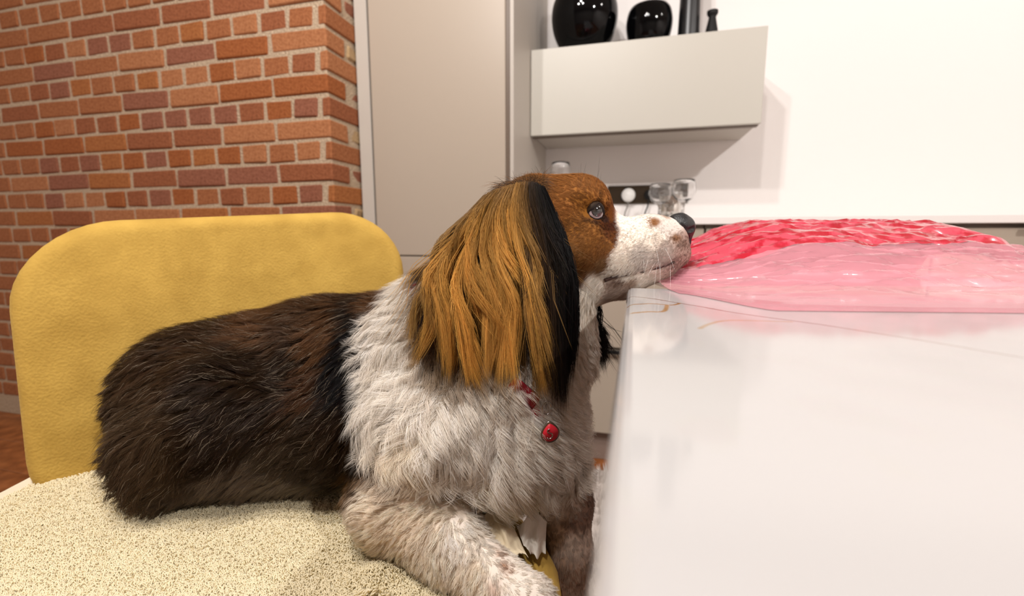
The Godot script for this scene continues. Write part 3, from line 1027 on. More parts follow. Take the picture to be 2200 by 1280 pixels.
		[Vector3(-0.2083, 0.6533, -0.4800), Color(0.08, 0.035, 0.015), Vector2(-0.9, -0.3), 0.034, 0.8, 1.0, 2],
		[Vector3(-0.2375, 0.6660, -0.4900), DARK, Vector2(-0.9, -0.3), 0.034, 0.8, 1.0, 2],
		[Vector3(-0.2358, 0.6214, -0.4800), DARK, Vector2(-0.9, -0.3), 0.036, 0.8, 1.0, 2],
		[Vector3(-0.2017, 0.6096, -0.4700), Color(0.045, 0.028, 0.016), Vector2(-0.9, -0.3), 0.036, 0.8, 1.0, 2],
		[Vector3(-0.2286, 0.5829, -0.4700), Color(0.08, 0.055, 0.034), Vector2(-0.95, -0.2), 0.036, 0.8, 1.0, 2],
		[Vector3(-0.1897, 0.5746, -0.4600), Color(0.06, 0.04, 0.024), Vector2(-0.95, -0.2), 0.036, 0.8, 1.0, 2],
		[Vector3(-0.2356, 0.5447, -0.4800), Color(0.30, 0.24, 0.18), Vector2(-0.95, -0.1), 0.036, 0.8, 1.0, 2],
		[Vector3(-0.2974, 0.7072, -0.5200), BROWN, Vector2(-0.9, -0.2), 0.034, 0.8, 1.0, 2],
		[Vector3(-0.2938, 0.6638, -0.4800), DARK, Vector2(-0.9, -0.4), 0.034, 0.8, 1.0, 2],
		[Vector3(-0.2965, 0.6088, -0.4600), DARK, Vector2(-0.8, -0.5), 0.036, 0.8, 1.0, 2],
		[Vector3(-0.3514, 0.6793, -0.5000), Color(0.06, 0.032, 0.016), Vector2(-0.9, -0.5), 0.034, 0.8, 1.0, 2],
		[Vector3(-0.3524, 0.6149, -0.4700), Color(0.09, 0.055, 0.03), Vector2(-0.8, -0.7), 0.036, 0.8, 1.0, 2],
		[Vector3(-0.2710, 0.5559, -0.4600), Color(0.2, 0.15, 0.11), Vector2(-0.9, -0.1), 0.036, 0.8, 1.0, 2],
		# near foreleg
		[Vector3(-0.0979, 0.6006, -0.4100), CREAM, Vector2(-0.6, -0.6), 0.022, 0.4, 1.0, 3],
		[Vector3(-0.1258, 0.5696, -0.4100), CREAM, Vector2(-1, 0.0), 0.014, 0.1, 1.0, 3],
		[Vector3(-0.0877, 0.5755, -0.4000), CREAM, Vector2(-1, 0.0), 0.013, 0.1, 1.0, 3],
		[Vector3(-0.0528, 0.5661, -0.4000), CREAM, Vector2(-0.9, -0.1), 0.014, 0.2, 1.0, 3],
		[Vector3(-0.1330, 0.5422, -0.4000), Color(0.95, 0.83, 0.68), Vector2(-0.9, -0.3), 0.015, 0.1, 1.0, 3],
		[Vector3(-0.0928, 0.5512, -0.3800), Color(0.95, 0.83, 0.68), Vector2(-0.7, -0.6), 0.014, 0.2, 1.0, 3],
		[Vector3(-0.0645, 0.5387, -0.3600), CREAM, Vector2(-0.3, -1), 0.024, 0.5, 1.0, 3],
		[Vector3(-0.0441, 0.5520, -0.3600), WHITE, Vector2(0.1, -1), 0.016, 0.4, 1.0, 3],
		[Vector3(-0.0190, 0.5561, -0.3400), WHITE, Vector2(0.4, -0.9), 0.009, 0.2, 1.0, 3],
		[Vector3(-0.0383, 0.5372, -0.3400), CREAM, Vector2(0.1, -1), 0.022, 0.5, 1.0, 3],
		[Vector3(-0.0149, 0.5433, -0.3300), WHITE, Vector2(0.4, -0.9), 0.008, 0.1, 1.0, 3],
		[Vector3(0.0036, 0.5575, -0.3200), WHITE, Vector2(0.6, -0.8), 0.008, 0.1, 1.0, 3],
		[Vector3(0.0105, 0.5480, -0.3100), WHITE, Vector2(0.6, -0.8), 0.008, 0.1, 1.0, 3],
		# far foreleg
		[Vector3(0.0521, 0.5424, -0.4300), Color(0.62, 0.52, 0.44), Vector2(0.0, -1), 0.010, 0.2, 1.0, 3],
		[Vector3(0.0646, 0.5062, -0.4300), Color(0.58, 0.47, 0.39), Vector2(0.0, -1), 0.008, 0.1, 1.0, 3],
		[Vector3(0.0691, 0.5218, -0.4300), Color(0.30, 0.2, 0.15), Vector2(0.0, -1), 0.008, 0.1, 1.0, 3],
		[Vector3(0.0559, 0.4532, -0.4300), Color(0.50, 0.36, 0.27), Vector2(0.0, -1), 0.012, 0.1, 1.0, 3],
	]

func build_nose_field() -> void:
	var f := Field.new(Vector3(0.1546, 0.8047, -0.4770) - Vector3(0.005, 0.008, 0.022), Vector3(0.1866, 0.8379, -0.4770) + Vector3(0.006, 0.006, 0.022), 0.0011)
	for b: Array in [
		[Vector3(0.1735, 0.8228, -0.4770), Vector3(0.1798, 0.8219, -0.4770), 0.0095, 0.0088],
		[Vector3(0.1731, 0.8208, -0.4705), Vector3(0.1779, 0.8180, -0.4715), 0.0085, 0.0070],
		[Vector3(0.1779, 0.8210, -0.4835), Vector3(0.1821, 0.8181, -0.4825), 0.0085, 0.0070],
		[Vector3(0.1691, 0.8247, -0.4770), Vector3(0.1733, 0.8261, -0.4770), 0.0085, 0.0080],
		[Vector3(0.1811, 0.8152, -0.4770), Vector3(0.1832, 0.8032, -0.4770), 0.0052, 0.0028]]:
		f.bone(b[0], b[1], b[2], b[3], 0.006)
	for s: float in [-1.0, 1.0]:
		var dz := Vector3(0, 0, s)
		f.bone(Vector3(0.1677, 0.8233, -0.4770) + dz * 0.0150, Vector3(0.1763, 0.8162, -0.4770) + dz * 0.0148, 0.0014, 0.0022, 0.001, true)
		f.bone(Vector3(0.1763, 0.8162, -0.4770) + dz * 0.0148, Vector3(0.1843, 0.8185, -0.4770) + dz * 0.0095, 0.0022, 0.0028, 0.001, true)
	nose_field = f

func build_skin() -> Array:
	build_nose_field()
	# [head points, normals, indices], [body ...]
	var k := 0.022
	body_field = Field.new(Vector3(-0.4864, 0.7768, -0.6200) - Vector3(0.06, 0.36, 0.16), Vector3(0.14, 0.87, -0.29), 0.0085)
	for b: Array in [
		# neck, chest, trunk
		[Vector3(0.0098, 0.8045, -0.4850), Vector3(-0.0415, 0.7166, -0.5000), 0.052, 0.072],
		[Vector3(0.0566, 0.7656, -0.4800), Vector3(0.0400, 0.6955, -0.4780), 0.030, 0.050],
		[Vector3(0.0297, 0.7457, -0.4800), Vector3(-0.0077, 0.6623, -0.4850), 0.045, 0.078],
		[Vector3(-0.0077, 0.6623, -0.4850), Vector3(-0.0102, 0.6021, -0.4750), 0.076, 0.080],
		[Vector3(-0.0775, 0.6854, -0.5300), Vector3(-0.0539, 0.6114, -0.5050), 0.080, 0.085],
		[Vector3(-0.0955, 0.6509, -0.5500), Vector3(-0.2534, 0.6230, -0.6000), 0.095, 0.097],
		[Vector3(-0.2534, 0.6230, -0.6000), Vector3(-0.4167, 0.5988, -0.5850), 0.097, 0.092],
		[Vector3(-0.1366, 0.5980, -0.5100), Vector3(-0.3104, 0.5753, -0.5350), 0.066, 0.07],
		[Vector3(-0.3420, 0.5958, -0.5150), Vector3(-0.3891, 0.5681, -0.5000), 0.08, 0.06],
		# near shoulder, upper arm, forearm, paw
		[Vector3(-0.0847, 0.6081, -0.4500), Vector3(-0.1150, 0.5510, -0.4180), 0.066, 0.040],
		[Vector3(-0.1146, 0.5488, -0.4160), Vector3(-0.0606, 0.5316, -0.3880), 0.038, 0.028],
		[Vector3(-0.0606, 0.5306, -0.3880), Vector3(-0.0168, 0.5206, -0.3550), 0.027, 0.0195],
		[Vector3(-0.0168, 0.5206, -0.3550), Vector3(0.0152, 0.5169, -0.3330), 0.0195, 0.022],
		# far shoulder and foreleg
		[Vector3(0.0208, 0.5780, -0.4800), Vector3(0.0567, 0.5262, -0.4600), 0.062, 0.028],
		[Vector3(0.0567, 0.5262, -0.4600), Vector3(0.0614, 0.4754, -0.4500), 0.026, 0.0215],
		[Vector3(0.0614, 0.4754, -0.4500), Vector3(0.0631, 0.3431, -0.4450), 0.0215, 0.019]]:
		body_field.bone(b[0], b[1], b[2], b[3], k)
	head_field = Field.new(Vector3(-0.0186, 0.8050, -0.4600) - Vector3(0.02, 0.09, 0.09), Vector3(0.1741, 0.8596, -0.4600) + Vector3(0.02, 0.04, 0.06), 0.0032)
	k = 0.012
	for b: Array in [
		[Vector3(0.0289, 0.8266, -0.4780), Vector3(0.0313, 0.8266, -0.4780), 0.0435, 0.0435],
		[Vector3(0.0432, 0.8314, -0.4780), Vector3(0.0725, 0.8426, -0.4760), 0.0395, 0.0245],
		[Vector3(0.0752, 0.8472, -0.4760), Vector3(0.0921, 0.8218, -0.4760), 0.0215, 0.019],
		[Vector3(0.0728, 0.8434, -0.4600), Vector3(0.0853, 0.8445, -0.4630), 0.010, 0.008],
		[Vector3(0.0599, 0.8422, -0.4780), Vector3(0.0603, 0.8422, -0.4780), 0.0285, 0.0285],
		[Vector3(0.0420, 0.7981, -0.4600), Vector3(0.0627, 0.8004, -0.4580), 0.036, 0.028],
		[Vector3(0.0457, 0.7967, -0.5000), Vector3(0.0682, 0.7993, -0.4980), 0.036, 0.028],
		[Vector3(0.0759, 0.8120, -0.4550), Vector3(0.0891, 0.8003, -0.4620), 0.017, 0.018],
		[Vector3(0.0778, 0.8317, -0.4610), Vector3(0.0796, 0.8335, -0.4610), 0.0135, 0.0135],
		[Vector3(0.0896, 0.7960, -0.4770), Vector3(0.1458, 0.8076, -0.4770), 0.034, 0.0235],
		[Vector3(0.1458, 0.8076, -0.4770), Vector3(0.1649, 0.8119, -0.4770), 0.0235, 0.0168],
		[Vector3(0.1042, 0.7861, -0.4650), Vector3(0.1569, 0.7945, -0.4680), 0.021, 0.0175],
		[Vector3(0.1096, 0.7847, -0.4890), Vector3(0.1630, 0.7937, -0.4860), 0.021, 0.0175],
		[Vector3(0.1649, 0.7926, -0.4770), Vector3(0.1722, 0.7926, -0.4770), 0.015, 0.0115],
		[Vector3(0.0757, 0.7708, -0.4770), Vector3(0.1173, 0.7659, -0.4770), 0.026, 0.0155],
		[Vector3(0.0793, 0.7590, -0.4770), Vector3(0.1135, 0.7629, -0.4770), 0.0225, 0.0155],
		[Vector3(0.1173, 0.7659, -0.4770), Vector3(0.1579, 0.7757, -0.4770), 0.0155, 0.0105],
		[Vector3(0.0098, 0.8045, -0.4850), Vector3(-0.0126, 0.7643, -0.4920), 0.052, 0.056],
		[Vector3(0.0438, 0.7853, -0.4780), Vector3(0.0565, 0.7559, -0.4780), 0.036, 0.03]]:
		head_field.bone(b[0], b[1], b[2], b[3], k)
	# mouth slit and eye socket
	var lip := [Vector3(0.0917, 0.7675, -0.4300), Vector3(0.1013, 0.7710, -0.4300), Vector3(0.1145, 0.7728, -0.4300), Vector3(0.1298, 0.7759, -0.4300), Vector3(0.1461, 0.7795, -0.4400), Vector3(0.1619, 0.7853, -0.4550)]
	for i in lip.size() - 1:
		head_field.bone(onto(lip[i]), onto(lip[i + 1]), 0.0016, 0.0016, 0.003, true)
	head_field.bone(EYE + Vector3(0.002, 0.001, 0.004), EYE + Vector3(0.003, 0.001, 0.012), 0.0088, 0.0088, 0.003, true)
	return [head_field.nets(), body_field.nets()]

const EYE := Vector3(0.0794, 0.8346, -0.4545)

# ---------------------------------------------------------------- the dog: hair
class Strands:
	var p := PackedVector3Array()
	var n := PackedVector3Array()
	var c := PackedColorArray()
	var i := PackedInt32Array()
	var count := 0

	func add(q: PackedVector3Array, up: PackedVector3Array, w: float, c0: Color, c1: Color, roll: float) -> void:
		# a ribbon that lies on the coat and tapers to a point
		var m := q.size()
		var base := p.size()
		for k in m:
			var t := (q[mini(k + 1, m - 1)] - q[maxi(k - 1, 0)]).normalized()
			var u := up[k]
			var side := t.cross(u).normalized()
			u = side.cross(t)
			side = side * cos(roll) + u * sin(roll)
			var f := float(k) / (m - 1)
			var col := c0.lerp(c1, f)
			if k == m - 1:
				p.append(q[k])
				n.append(u)
				c.append(col)
			else:
				var h := w * (0.75 + 0.5 * f if f < 0.5 else 1.35 - 0.7 * f) * 0.5
				p.append(q[k] - side * h)
				p.append(q[k] + side * h)
				n.append((u - side * 0.45).normalized())
				n.append((u + side * 0.45).normalized())
				c.append(col)
				c.append(col)
		for k in m - 2:
			var a := base + k * 2
			i.append_array([a, a + 2, a + 1, a + 1, a + 2, a + 3])
		var e := base + (m - 2) * 2
		i.append_array([e, e + 2, e + 1])
		count += 1

	func mesh() -> ArrayMesh:
		var arr := []
		arr.resize(Mesh.ARRAY_MAX)
		arr[Mesh.ARRAY_VERTEX] = p
		arr[Mesh.ARRAY_NORMAL] = n
		arr[Mesh.ARRAY_COLOR] = c
		arr[Mesh.ARRAY_INDEX] = i
		var m := ArrayMesh.new()
		m.add_surface_from_arrays(Mesh.PRIMITIVE_TRIANGLES, arr)
		return m

func hair_mat(rough: float, spec: float) -> StandardMaterial3D:
	var m := mat(Color.WHITE, rough, spec)
	m.vertex_color_use_as_albedo = true
	return m

func fur_mat(rough: float, spec: float) -> StandardMaterial3D:
	var m := hair_mat(rough, spec)
	m.backlight_enabled = true
	m.backlight = Color(1.0, 1.0, 1.0)
	return m

func coat(skin: Array, is_head: bool, buffers: Array, skin_st: SurfaceTool, first: int) -> int:
	var pts: PackedVector3Array = skin[0]
	var nor: PackedVector3Array = skin[1]
	var idx: PackedInt32Array = skin[2]
	var n := pts.size()
	var ms := marks()
	var almond := PackedVector2Array(ALMOND)
	var cols := PackedColorArray()
	var dirs := PackedVector3Array()
	var lens_ := PackedFloat32Array()
	var waves := PackedFloat32Array()
	var dens := PackedFloat32Array()
	var regs := PackedInt32Array()
	for a: Array in [cols, dirs, lens_, waves, dens, regs].slice(0, 0):
		pass
	cols.resize(n)
	dirs.resize(n)
	lens_.resize(n)
	waves.resize(n)
	dens.resize(n)
	regs.resize(n)
	for v in n:
		var p := pts[v]
		# a ragged edge between the markings
		var jit := Vector3(noise.get_noise_3d(p.x * 2600, p.y * 2600, p.z * 2600), noise.get_noise_3d(p.y * 2600 + 90, p.z * 2600, p.x * 2600), 0.0) * (0.004 if is_head else 0.010)
		var pj := p + jit
		var sw := 0.0
		var col := Color(0, 0, 0)
		var dir := Vector3.ZERO
		var le := 0.0
		var wa := 0.0
		var de := 0.0
		var best := 1e9
		var lsw := 0.0
		for m: Array in ms:
			if is_head and int(m[6]) > 1:
				continue
			var q: Vector3 = m[0]
			var dx := pj.x - q.x
			var dy := pj.y - q.y
			var dz := (pj.z - q.z) * 0.4
			var d2 := dx * dx + dy * dy + dz * dz + 1e-6
			var w := 1.0 / (d2 * d2)
			var wc := w / (d2 * d2)
			sw += w
			lsw += wc
			col += (m[1] as Color) * wc
			dir += Vector3(m[2].x, m[2].y, 0) * w
			le += float(m[3]) * w
			wa += float(m[4]) * w
			de += float(m[5]) * w
			if d2 < best:
				best = d2
				regs[v] = m[6]
		col = col / lsw
		col.a = 1.0
		if is_head and p.z < -0.484 and p.y > EYE.y - 0.01 and p.x < EYE.x + 0.02:
			col = WHITE if p.z > -0.497 else RUST
		for sp: Array in SPOTS:
			var off: Vector3 = (pj - (sp[0] as Vector3)) * Vector3(1.0, 1.35, 0.15)
			col = col.lerp(sp[2], smoothstep(float(sp[1]) * 1.3, float(sp[1]) * 0.6, off.length()) * float(sp[3]))
		cols[v] = col
		dirs[v] = dir.normalized()
		lens_[v] = le / sw
		waves[v] = wa / sw
		dens[v] = de / sw
		skin_st.set_normal(nor[v])
		var under := lerpf(0.62, 0.86, clampf(col.g * 1.2, 0.0, 1.0)) if is_head else 0.85
		skin_st.set_color(Color(col.r * under, col.g * under * 0.96, col.b * under * 0.94))
		skin_st.add_vertex(p)
	for q in idx:
		skin_st.add_index(first + q)
	# hair, a lock at a time
	var guide := PackedVector3Array()
	var gup := PackedVector3Array()
	var line := PackedVector3Array()
	for t in range(0, idx.size(), 3):
		var a := pts[idx[t]]
		var b := pts[idx[t + 1]]
		var c := pts[idx[t + 2]]
		var area := (b - a).cross(c - a).length() * 0.5
		var nn := (nor[idx[t]] + nor[idx[t + 1]] + nor[idx[t + 2]]).normalized()
		var reg := regs[idx[t]]
		var le0 := lens_[idx[t]]
		var per: float = [310000.0, 37000.0, 36000.0, 90000.0][reg]
		if reg == 0 and le0 > 0.009:
			per *= 0.55
		if nn.z < -0.35:
			per *= 0.25
		if a.x < -0.36:
			per *= 0.5
		var want := area * per * dens[idx[t]]
		var locks := int(want)
		if rng.randf() < want - locks:
			locks += 1
		for _l in locks:
			var r1 := sqrt(rng.randf())
			var r2 := rng.randf()
			var wa_ := 1.0 - r1
			var wb := r1 * (1.0 - r2)
			var wc2 := r1 * r2
			var root := a * wa_ + b * wb + c * wc2
			if is_head:
				if body_field.at(root) < -0.004:
					continue
				var ed := root - EYE
				if ed.z > 0.0 and Geometry2D.is_point_in_polygon(Vector2(ed.x, ed.y) / (0.0104 * 1.28), almond):
					continue
				if nose_field.at(root) < 0.0006:
					continue
			elif head_field.at(root) < -0.003:
				continue
			if reg == 1 and root.distance_to(STRAP) < 0.012:
				continue
			var up := (nor[idx[t]] * wa_ + nor[idx[t + 1]] * wb + nor[idx[t + 2]] * wc2).normalized()
			var dir := (dirs[idx[t]] * wa_ + dirs[idx[t + 1]] * wb + dirs[idx[t + 2]] * wc2)
			var le := lens_[idx[t]] * wa_ + lens_[idx[t + 1]] * wb + lens_[idx[t + 2]] * wc2
			var wave := waves[idx[t]] * wa_ + waves[idx[t + 1]] * wb + waves[idx[t + 2]] * wc2
			var col := cols[idx[t]] * wa_ + cols[idx[t + 1]] * wb + cols[idx[t + 2]] * wc2
			# neighbouring locks sway together
			var s1 := noise.get_noise_3d(root.x * 1500, root.y * 1500, root.z * 1500)
			var s2 := noise.get_noise_3d(root.x * 3800 + 50, root.y * 3800, root.z * 3800)
			var tang := dir - up * dir.dot(up)
			if tang.length() < 0.05:
				tang = Vector3(0, -1, 0) - up * up.dot(Vector3(0, -1, 0))
			tang = tang.normalized()
			var side := up.cross(tang)
			var turn := s1 * 0.9 * (0.35 + wave) + s2 * 0.35
			tang = (tang * cos(turn) + side * sin(turn)).normalized()
			side = up.cross(tang)
			le *= rng.randf_range(0.75, 1.2) * (0.72 if reg == 3 else 1.0)
			var long := le > 0.012
			var lift := 0.35 if not long else (0.1 if reg == 3 else 0.22 + 0.2 * s2)
			var g := (tang + up * lift).normalized()
			var np: int = [4, 7, 5, 5][reg]
			guide.resize(np)
			gup.resize(np)
			line.resize(np)
			var step := le / (np - 1)
			var rt := 4.0 / (np - 1)
			var p := root - up * 0.0008
			guide[0] = p
			gup[0] = up
			var amp := wave * (0.0075 if reg == 1 else 0.003)
			var ph := s1 * 10.0 + rng.randf() * 0.7
			var freq := 1.85 + 0.5 * s2
			for k in range(1, np):
				var kq := k * rt
				if long:
					g = (g + Vector3(0, -0.10 * rt, 0)).normalized()
				p += g * step
				var nu := up
				if long:
					var sd := body_sd(p)
					nu = body_up(p)
					var want_h := 0.002 + 0.06 * le * kq
					if sd < want_h:
						p += nu * (want_h - sd) * 0.8
						g = (g - nu * minf(0.0, g.dot(nu))).normalized()
					elif sd > 0.012:
						g = (g - nu * 0.12).normalized()
				guide[k] = p + (side * sin(ph + kq * freq) + nu * cos(ph + kq * freq) * 0.6) * amp * (0.25 + 0.25 * kq) if amp > 0.0 else p
				gup[k] = (nu + up).normalized() if long else up
			var strands: int = [12, 22, 16, 14][reg]
			var rad: float = [0.0016, 0.0050, 0.0040, 0.0026][reg]
			var clump: float = [0.3, 0.88, 0.8, 0.45][reg]
			var w0: float = [0.00027, 0.00034, 0.00036, 0.00032][reg]
			var tone := 1.0 + (0.08 if reg == 0 else 0.22) * s2 + rng.randf_range(-1, 1) * (0.04 if reg == 0 else 0.12)
			var out_: Strands = buffers[reg]
			for _s in strands:
				var ang := rng.randf() * TAU
				var rr := sqrt(rng.randf()) * rad
				var o := (tang * cos(ang) + side * sin(ang)) * rr
				var ls := rng.randf_range(0.7, 1.08)
				var fray := Vector3(rng.randf_range(-1, 1), rng.randf_range(-1, 1), rng.randf_range(-1, 1)) * le * 0.06
				var off2 := guide[0] * (1.0 - ls)
				for k in np:
					var f := float(k) / (np - 1)
					line[k] = guide[k] * ls + off2 + o * (1.0 - clump * f) + fray * f * f
				var kk := tone * rng.randf_range(0.82, 1.15)
				var cc := Color(minf(col.r * kk, 0.95), minf(col.g * kk, 0.92), minf(col.b * kk, 0.88))
				if reg == 0 and col.g > 0.55 and rng.randf() < 0.05 and root.x > EYE.x + 0.03:
					cc = Color(0.2, 0.15, 0.13)
				elif reg == 2 and rng.randf() < 0.05:
					cc = Color(0.32, 0.25, 0.18)
				out_.add(line, gup, w0 * rng.randf_range(0.75, 1.3), cc * 0.9, cc, rng.randf_range(-0.5, 0.5))
	return n

# small marks with an outline of their own: [place, radius, colour, strength]
const SPOTS := [
	[Vector3(0.1426, 0.8257, -0.4600), 0.0056, Color(0.32, 0.15, 0.065), 1.0],
	[Vector3(0.1628, 0.8082, -0.4650), 0.0068, Color(0.30, 0.15, 0.07), 0.9],
	[Vector3(0.1707, 0.8012, -0.4650), 0.0060, Color(0.30, 0.2, 0.15), 0.7],
	[Vector3(0.1558, 0.8320, -0.4700), 0.0045, Color(0.36, 0.22, 0.13), 0.7],
	[Vector3(0.0868, 0.8506, -0.4600), 0.0030, Color(0.02, 0.012, 0.01), 0.9],
	[Vector3(0.0842, 0.8461, -0.4600), 0.0036, Color(0.02, 0.012, 0.01), 0.9],
	[Vector3(0.0901, 0.8287, -0.4550), 0.0048, Color(0.035, 0.025, 0.02), 0.9],
	[Vector3(0.0806, 0.8250, -0.4500), 0.0050, Color(0.05, 0.03, 0.025), 0.7],
	[Vector3(0.0733, 0.8277, -0.4500), 0.0036, Color(0.07, 0.035, 0.025), 0.6],
	[Vector3(0.1052, 0.7658, -0.4500), 0.0080, Color(0.30, 0.18, 0.13), 0.6],
	[Vector3(0.1223, 0.7658, -0.4500), 0.0070, Color(0.45, 0.28, 0.18), 0.6],
	[Vector3(-0.0121, 0.5438, -0.3350), 0.0050, Color(0.34, 0.15, 0.06), 0.9],
	[Vector3(-0.0144, 0.5329, -0.3350), 0.0080, Color(0.56, 0.32, 0.2), 0.5]]
# the opening between the lids, as offsets from the ball's centre in radii: an almond standing on its hind corner
const ALMOND: Array[Vector2] = [Vector2(0.88, -0.42), Vector2(0.64, 0.02), Vector2(0.54, 0.42), Vector2(0.32, 0.72), Vector2(0.0, 0.52), Vector2(-0.36, 0.20), Vector2(-0.80, -0.18), Vector2(-0.52, -0.50), Vector2(-0.08, -0.70), Vector2(0.38, -0.68)]
const NOSE := Vector3(0.1614, 0.8247, -0.4770)
const STRAP := Vector3(0.0097, 0.6723, -0.4150)

func ear_guides() -> Array:
	# the near ear, from its hind edge forward: [points from the root down, colour at the root, colour at the tip, thickness of the curtain]
	return [
		[[Vector3(-0.0267, 0.8473, -0.4450), Vector3(-0.0443, 0.8274, -0.4400), Vector3(-0.0639, 0.8055, -0.4350), Vector3(-0.0739, 0.7750, -0.4300), Vector3(-0.0781, 0.7491, -0.4250), Vector3(-0.0822, 0.7109, -0.4250)], Color(0.354, 0.206, 0.067), Color(0.301, 0.187, 0.075), 0.9],
		[[Vector3(-0.0217, 0.8486, -0.4350), Vector3(-0.0367, 0.8305, -0.4300), Vector3(-0.0537, 0.8057, -0.4240), Vector3(-0.0645, 0.7759, -0.4200), Vector3(-0.0652, 0.7463, -0.4150), Vector3(-0.0717, 0.6851, -0.4120)], Color(0.496, 0.261, 0.075), Color(0.531, 0.300, 0.083), 1.0],
		[[Vector3(-0.0172, 0.8503, -0.4300), Vector3(-0.0319, 0.8311, -0.4240), Vector3(-0.0432, 0.8017, -0.4170), Vector3(-0.0486, 0.7682, -0.4120), Vector3(-0.0487, 0.7304, -0.4070), Vector3(-0.0577, 0.6652, -0.4020)], Color(0.602, 0.318, 0.075), Color(0.815, 0.448, 0.105), 1.1],
		[[Vector3(-0.0119, 0.8522, -0.4270), Vector3(-0.0253, 0.8318, -0.4200), Vector3(-0.0344, 0.8018, -0.4130), Vector3(-0.0356, 0.7645, -0.4070), Vector3(-0.0327, 0.7313, -0.4030), Vector3(-0.0382, 0.6757, -0.4000)], Color(0.638, 0.336, 0.083), Color(0.815, 0.430, 0.105), 1.1],
		[[Vector3(-0.0064, 0.8536, -0.4250), Vector3(-0.0176, 0.8329, -0.4170), Vector3(-0.0229, 0.8019, -0.4100), Vector3(-0.0158, 0.7690, -0.4050), Vector3(-0.0104, 0.7357, -0.4020), Vector3(-0.0127, 0.6764, -0.3980)], Color(0.673, 0.355, 0.090), Color(0.602, 0.336, 0.090), 1.0],
		[[Vector3(-0.0008, 0.8552, -0.4240), Vector3(-0.0104, 0.8340, -0.4150), Vector3(-0.0103, 0.8040, -0.4080), Vector3(-0.0008, 0.7733, -0.4030), Vector3(0.0033, 0.7405, -0.3990), Vector3(0.0021, 0.6683, -0.3960)], Color(0.708, 0.374, 0.090), Color(0.833, 0.468, 0.120), 1.2],
		[[Vector3(0.0051, 0.8569, -0.4240), Vector3(-0.0008, 0.8348, -0.4140), Vector3(0.0033, 0.8040, -0.4070), Vector3(0.0124, 0.7734, -0.4020), Vector3(0.0116, 0.7365, -0.3980), Vector3(0.0210, 0.6634, -0.3950)], Color(0.673, 0.355, 0.083), Color(0.779, 0.430, 0.105), 1.2],
		[[Vector3(0.0106, 0.8577, -0.4240), Vector3(0.0083, 0.8356, -0.4140), Vector3(0.0153, 0.8040, -0.4070), Vector3(0.0214, 0.7734, -0.4020), Vector3(0.0207, 0.7365, -0.3980), Vector3(0.0303, 0.6550, -0.3940)], Color(0.461, 0.233, 0.060), Color(0.389, 0.224, 0.075), 1.1],
		[[Vector3(0.0160, 0.8577, -0.4240), Vector3(0.0174, 0.8356, -0.4140), Vector3(0.0248, 0.8040, -0.4070), Vector3(0.0297, 0.7734, -0.4020), Vector3(0.0298, 0.7365, -0.3980), Vector3(0.0380, 0.6462, -0.3940)], Color(0.10, 0.055, 0.025), Color(0.06, 0.035, 0.02), 1.1],
		[[Vector3(0.0212, 0.8570, -0.4250), Vector3(0.0258, 0.8348, -0.4150), Vector3(0.0343, 0.8040, -0.4080), Vector3(0.0396, 0.7733, -0.4030), Vector3(0.0406, 0.7363, -0.3990), Vector3(0.0423, 0.6458, -0.3950)], Color(0.035, 0.025, 0.018), Color(0.016, 0.013, 0.012), 1.1],
		[[Vector3(0.0255, 0.8555, -0.4270), Vector3(0.0326, 0.8349, -0.4170), Vector3(0.0424, 0.8039, -0.4100), Vector3(0.0494, 0.7731, -0.4050), Vector3(0.0495, 0.7359, -0.4010), Vector3(0.0454, 0.6538, -0.3970)], JET, JET, 1.0],
		[[Vector3(0.0292, 0.8533, -0.4300), Vector3(0.0380, 0.8330, -0.4210), Vector3(0.0494, 0.8039, -0.4130), Vector3(0.0577, 0.7728, -0.4080), Vector3(0.0570, 0.7353, -0.4040), Vector3(0.0527, 0.6660, -0.4000)], JET, JET, 0.9],
	]

func far_ear_guides() -> Array:
	return [
		[[Vector3(0.0426, 0.8301, -0.5300), Vector3(0.0627, 0.7819, -0.5350), Vector3(0.0753, 0.7441, -0.5300), Vector3(0.0829, 0.7118, -0.5250), Vector3(0.0882, 0.6795, -0.5200), Vector3(0.0874, 0.6461, -0.5100)], JET, JET, 0.8],
		[[Vector3(0.0480, 0.8301, -0.5300), Vector3(0.0709, 0.7819, -0.5350), Vector3(0.0852, 0.7386, -0.5300), Vector3(0.0939, 0.7062, -0.5250), Vector3(0.0970, 0.6767, -0.5200), Vector3(0.0938, 0.6478, -0.5100)], JET, JET, 0.8],
		[[Vector3(0.0533, 0.8301, -0.5300), Vector3(0.0763, 0.7819, -0.5350), Vector3(0.0918, 0.7386, -0.5300), Vector3(0.1021, 0.7062, -0.5250), Vector3(0.1051, 0.6795, -0.5200), Vector3(0.0970, 0.6511, -0.5100)], JET, Color(0.03, 0.02, 0.02), 0.8],
	]

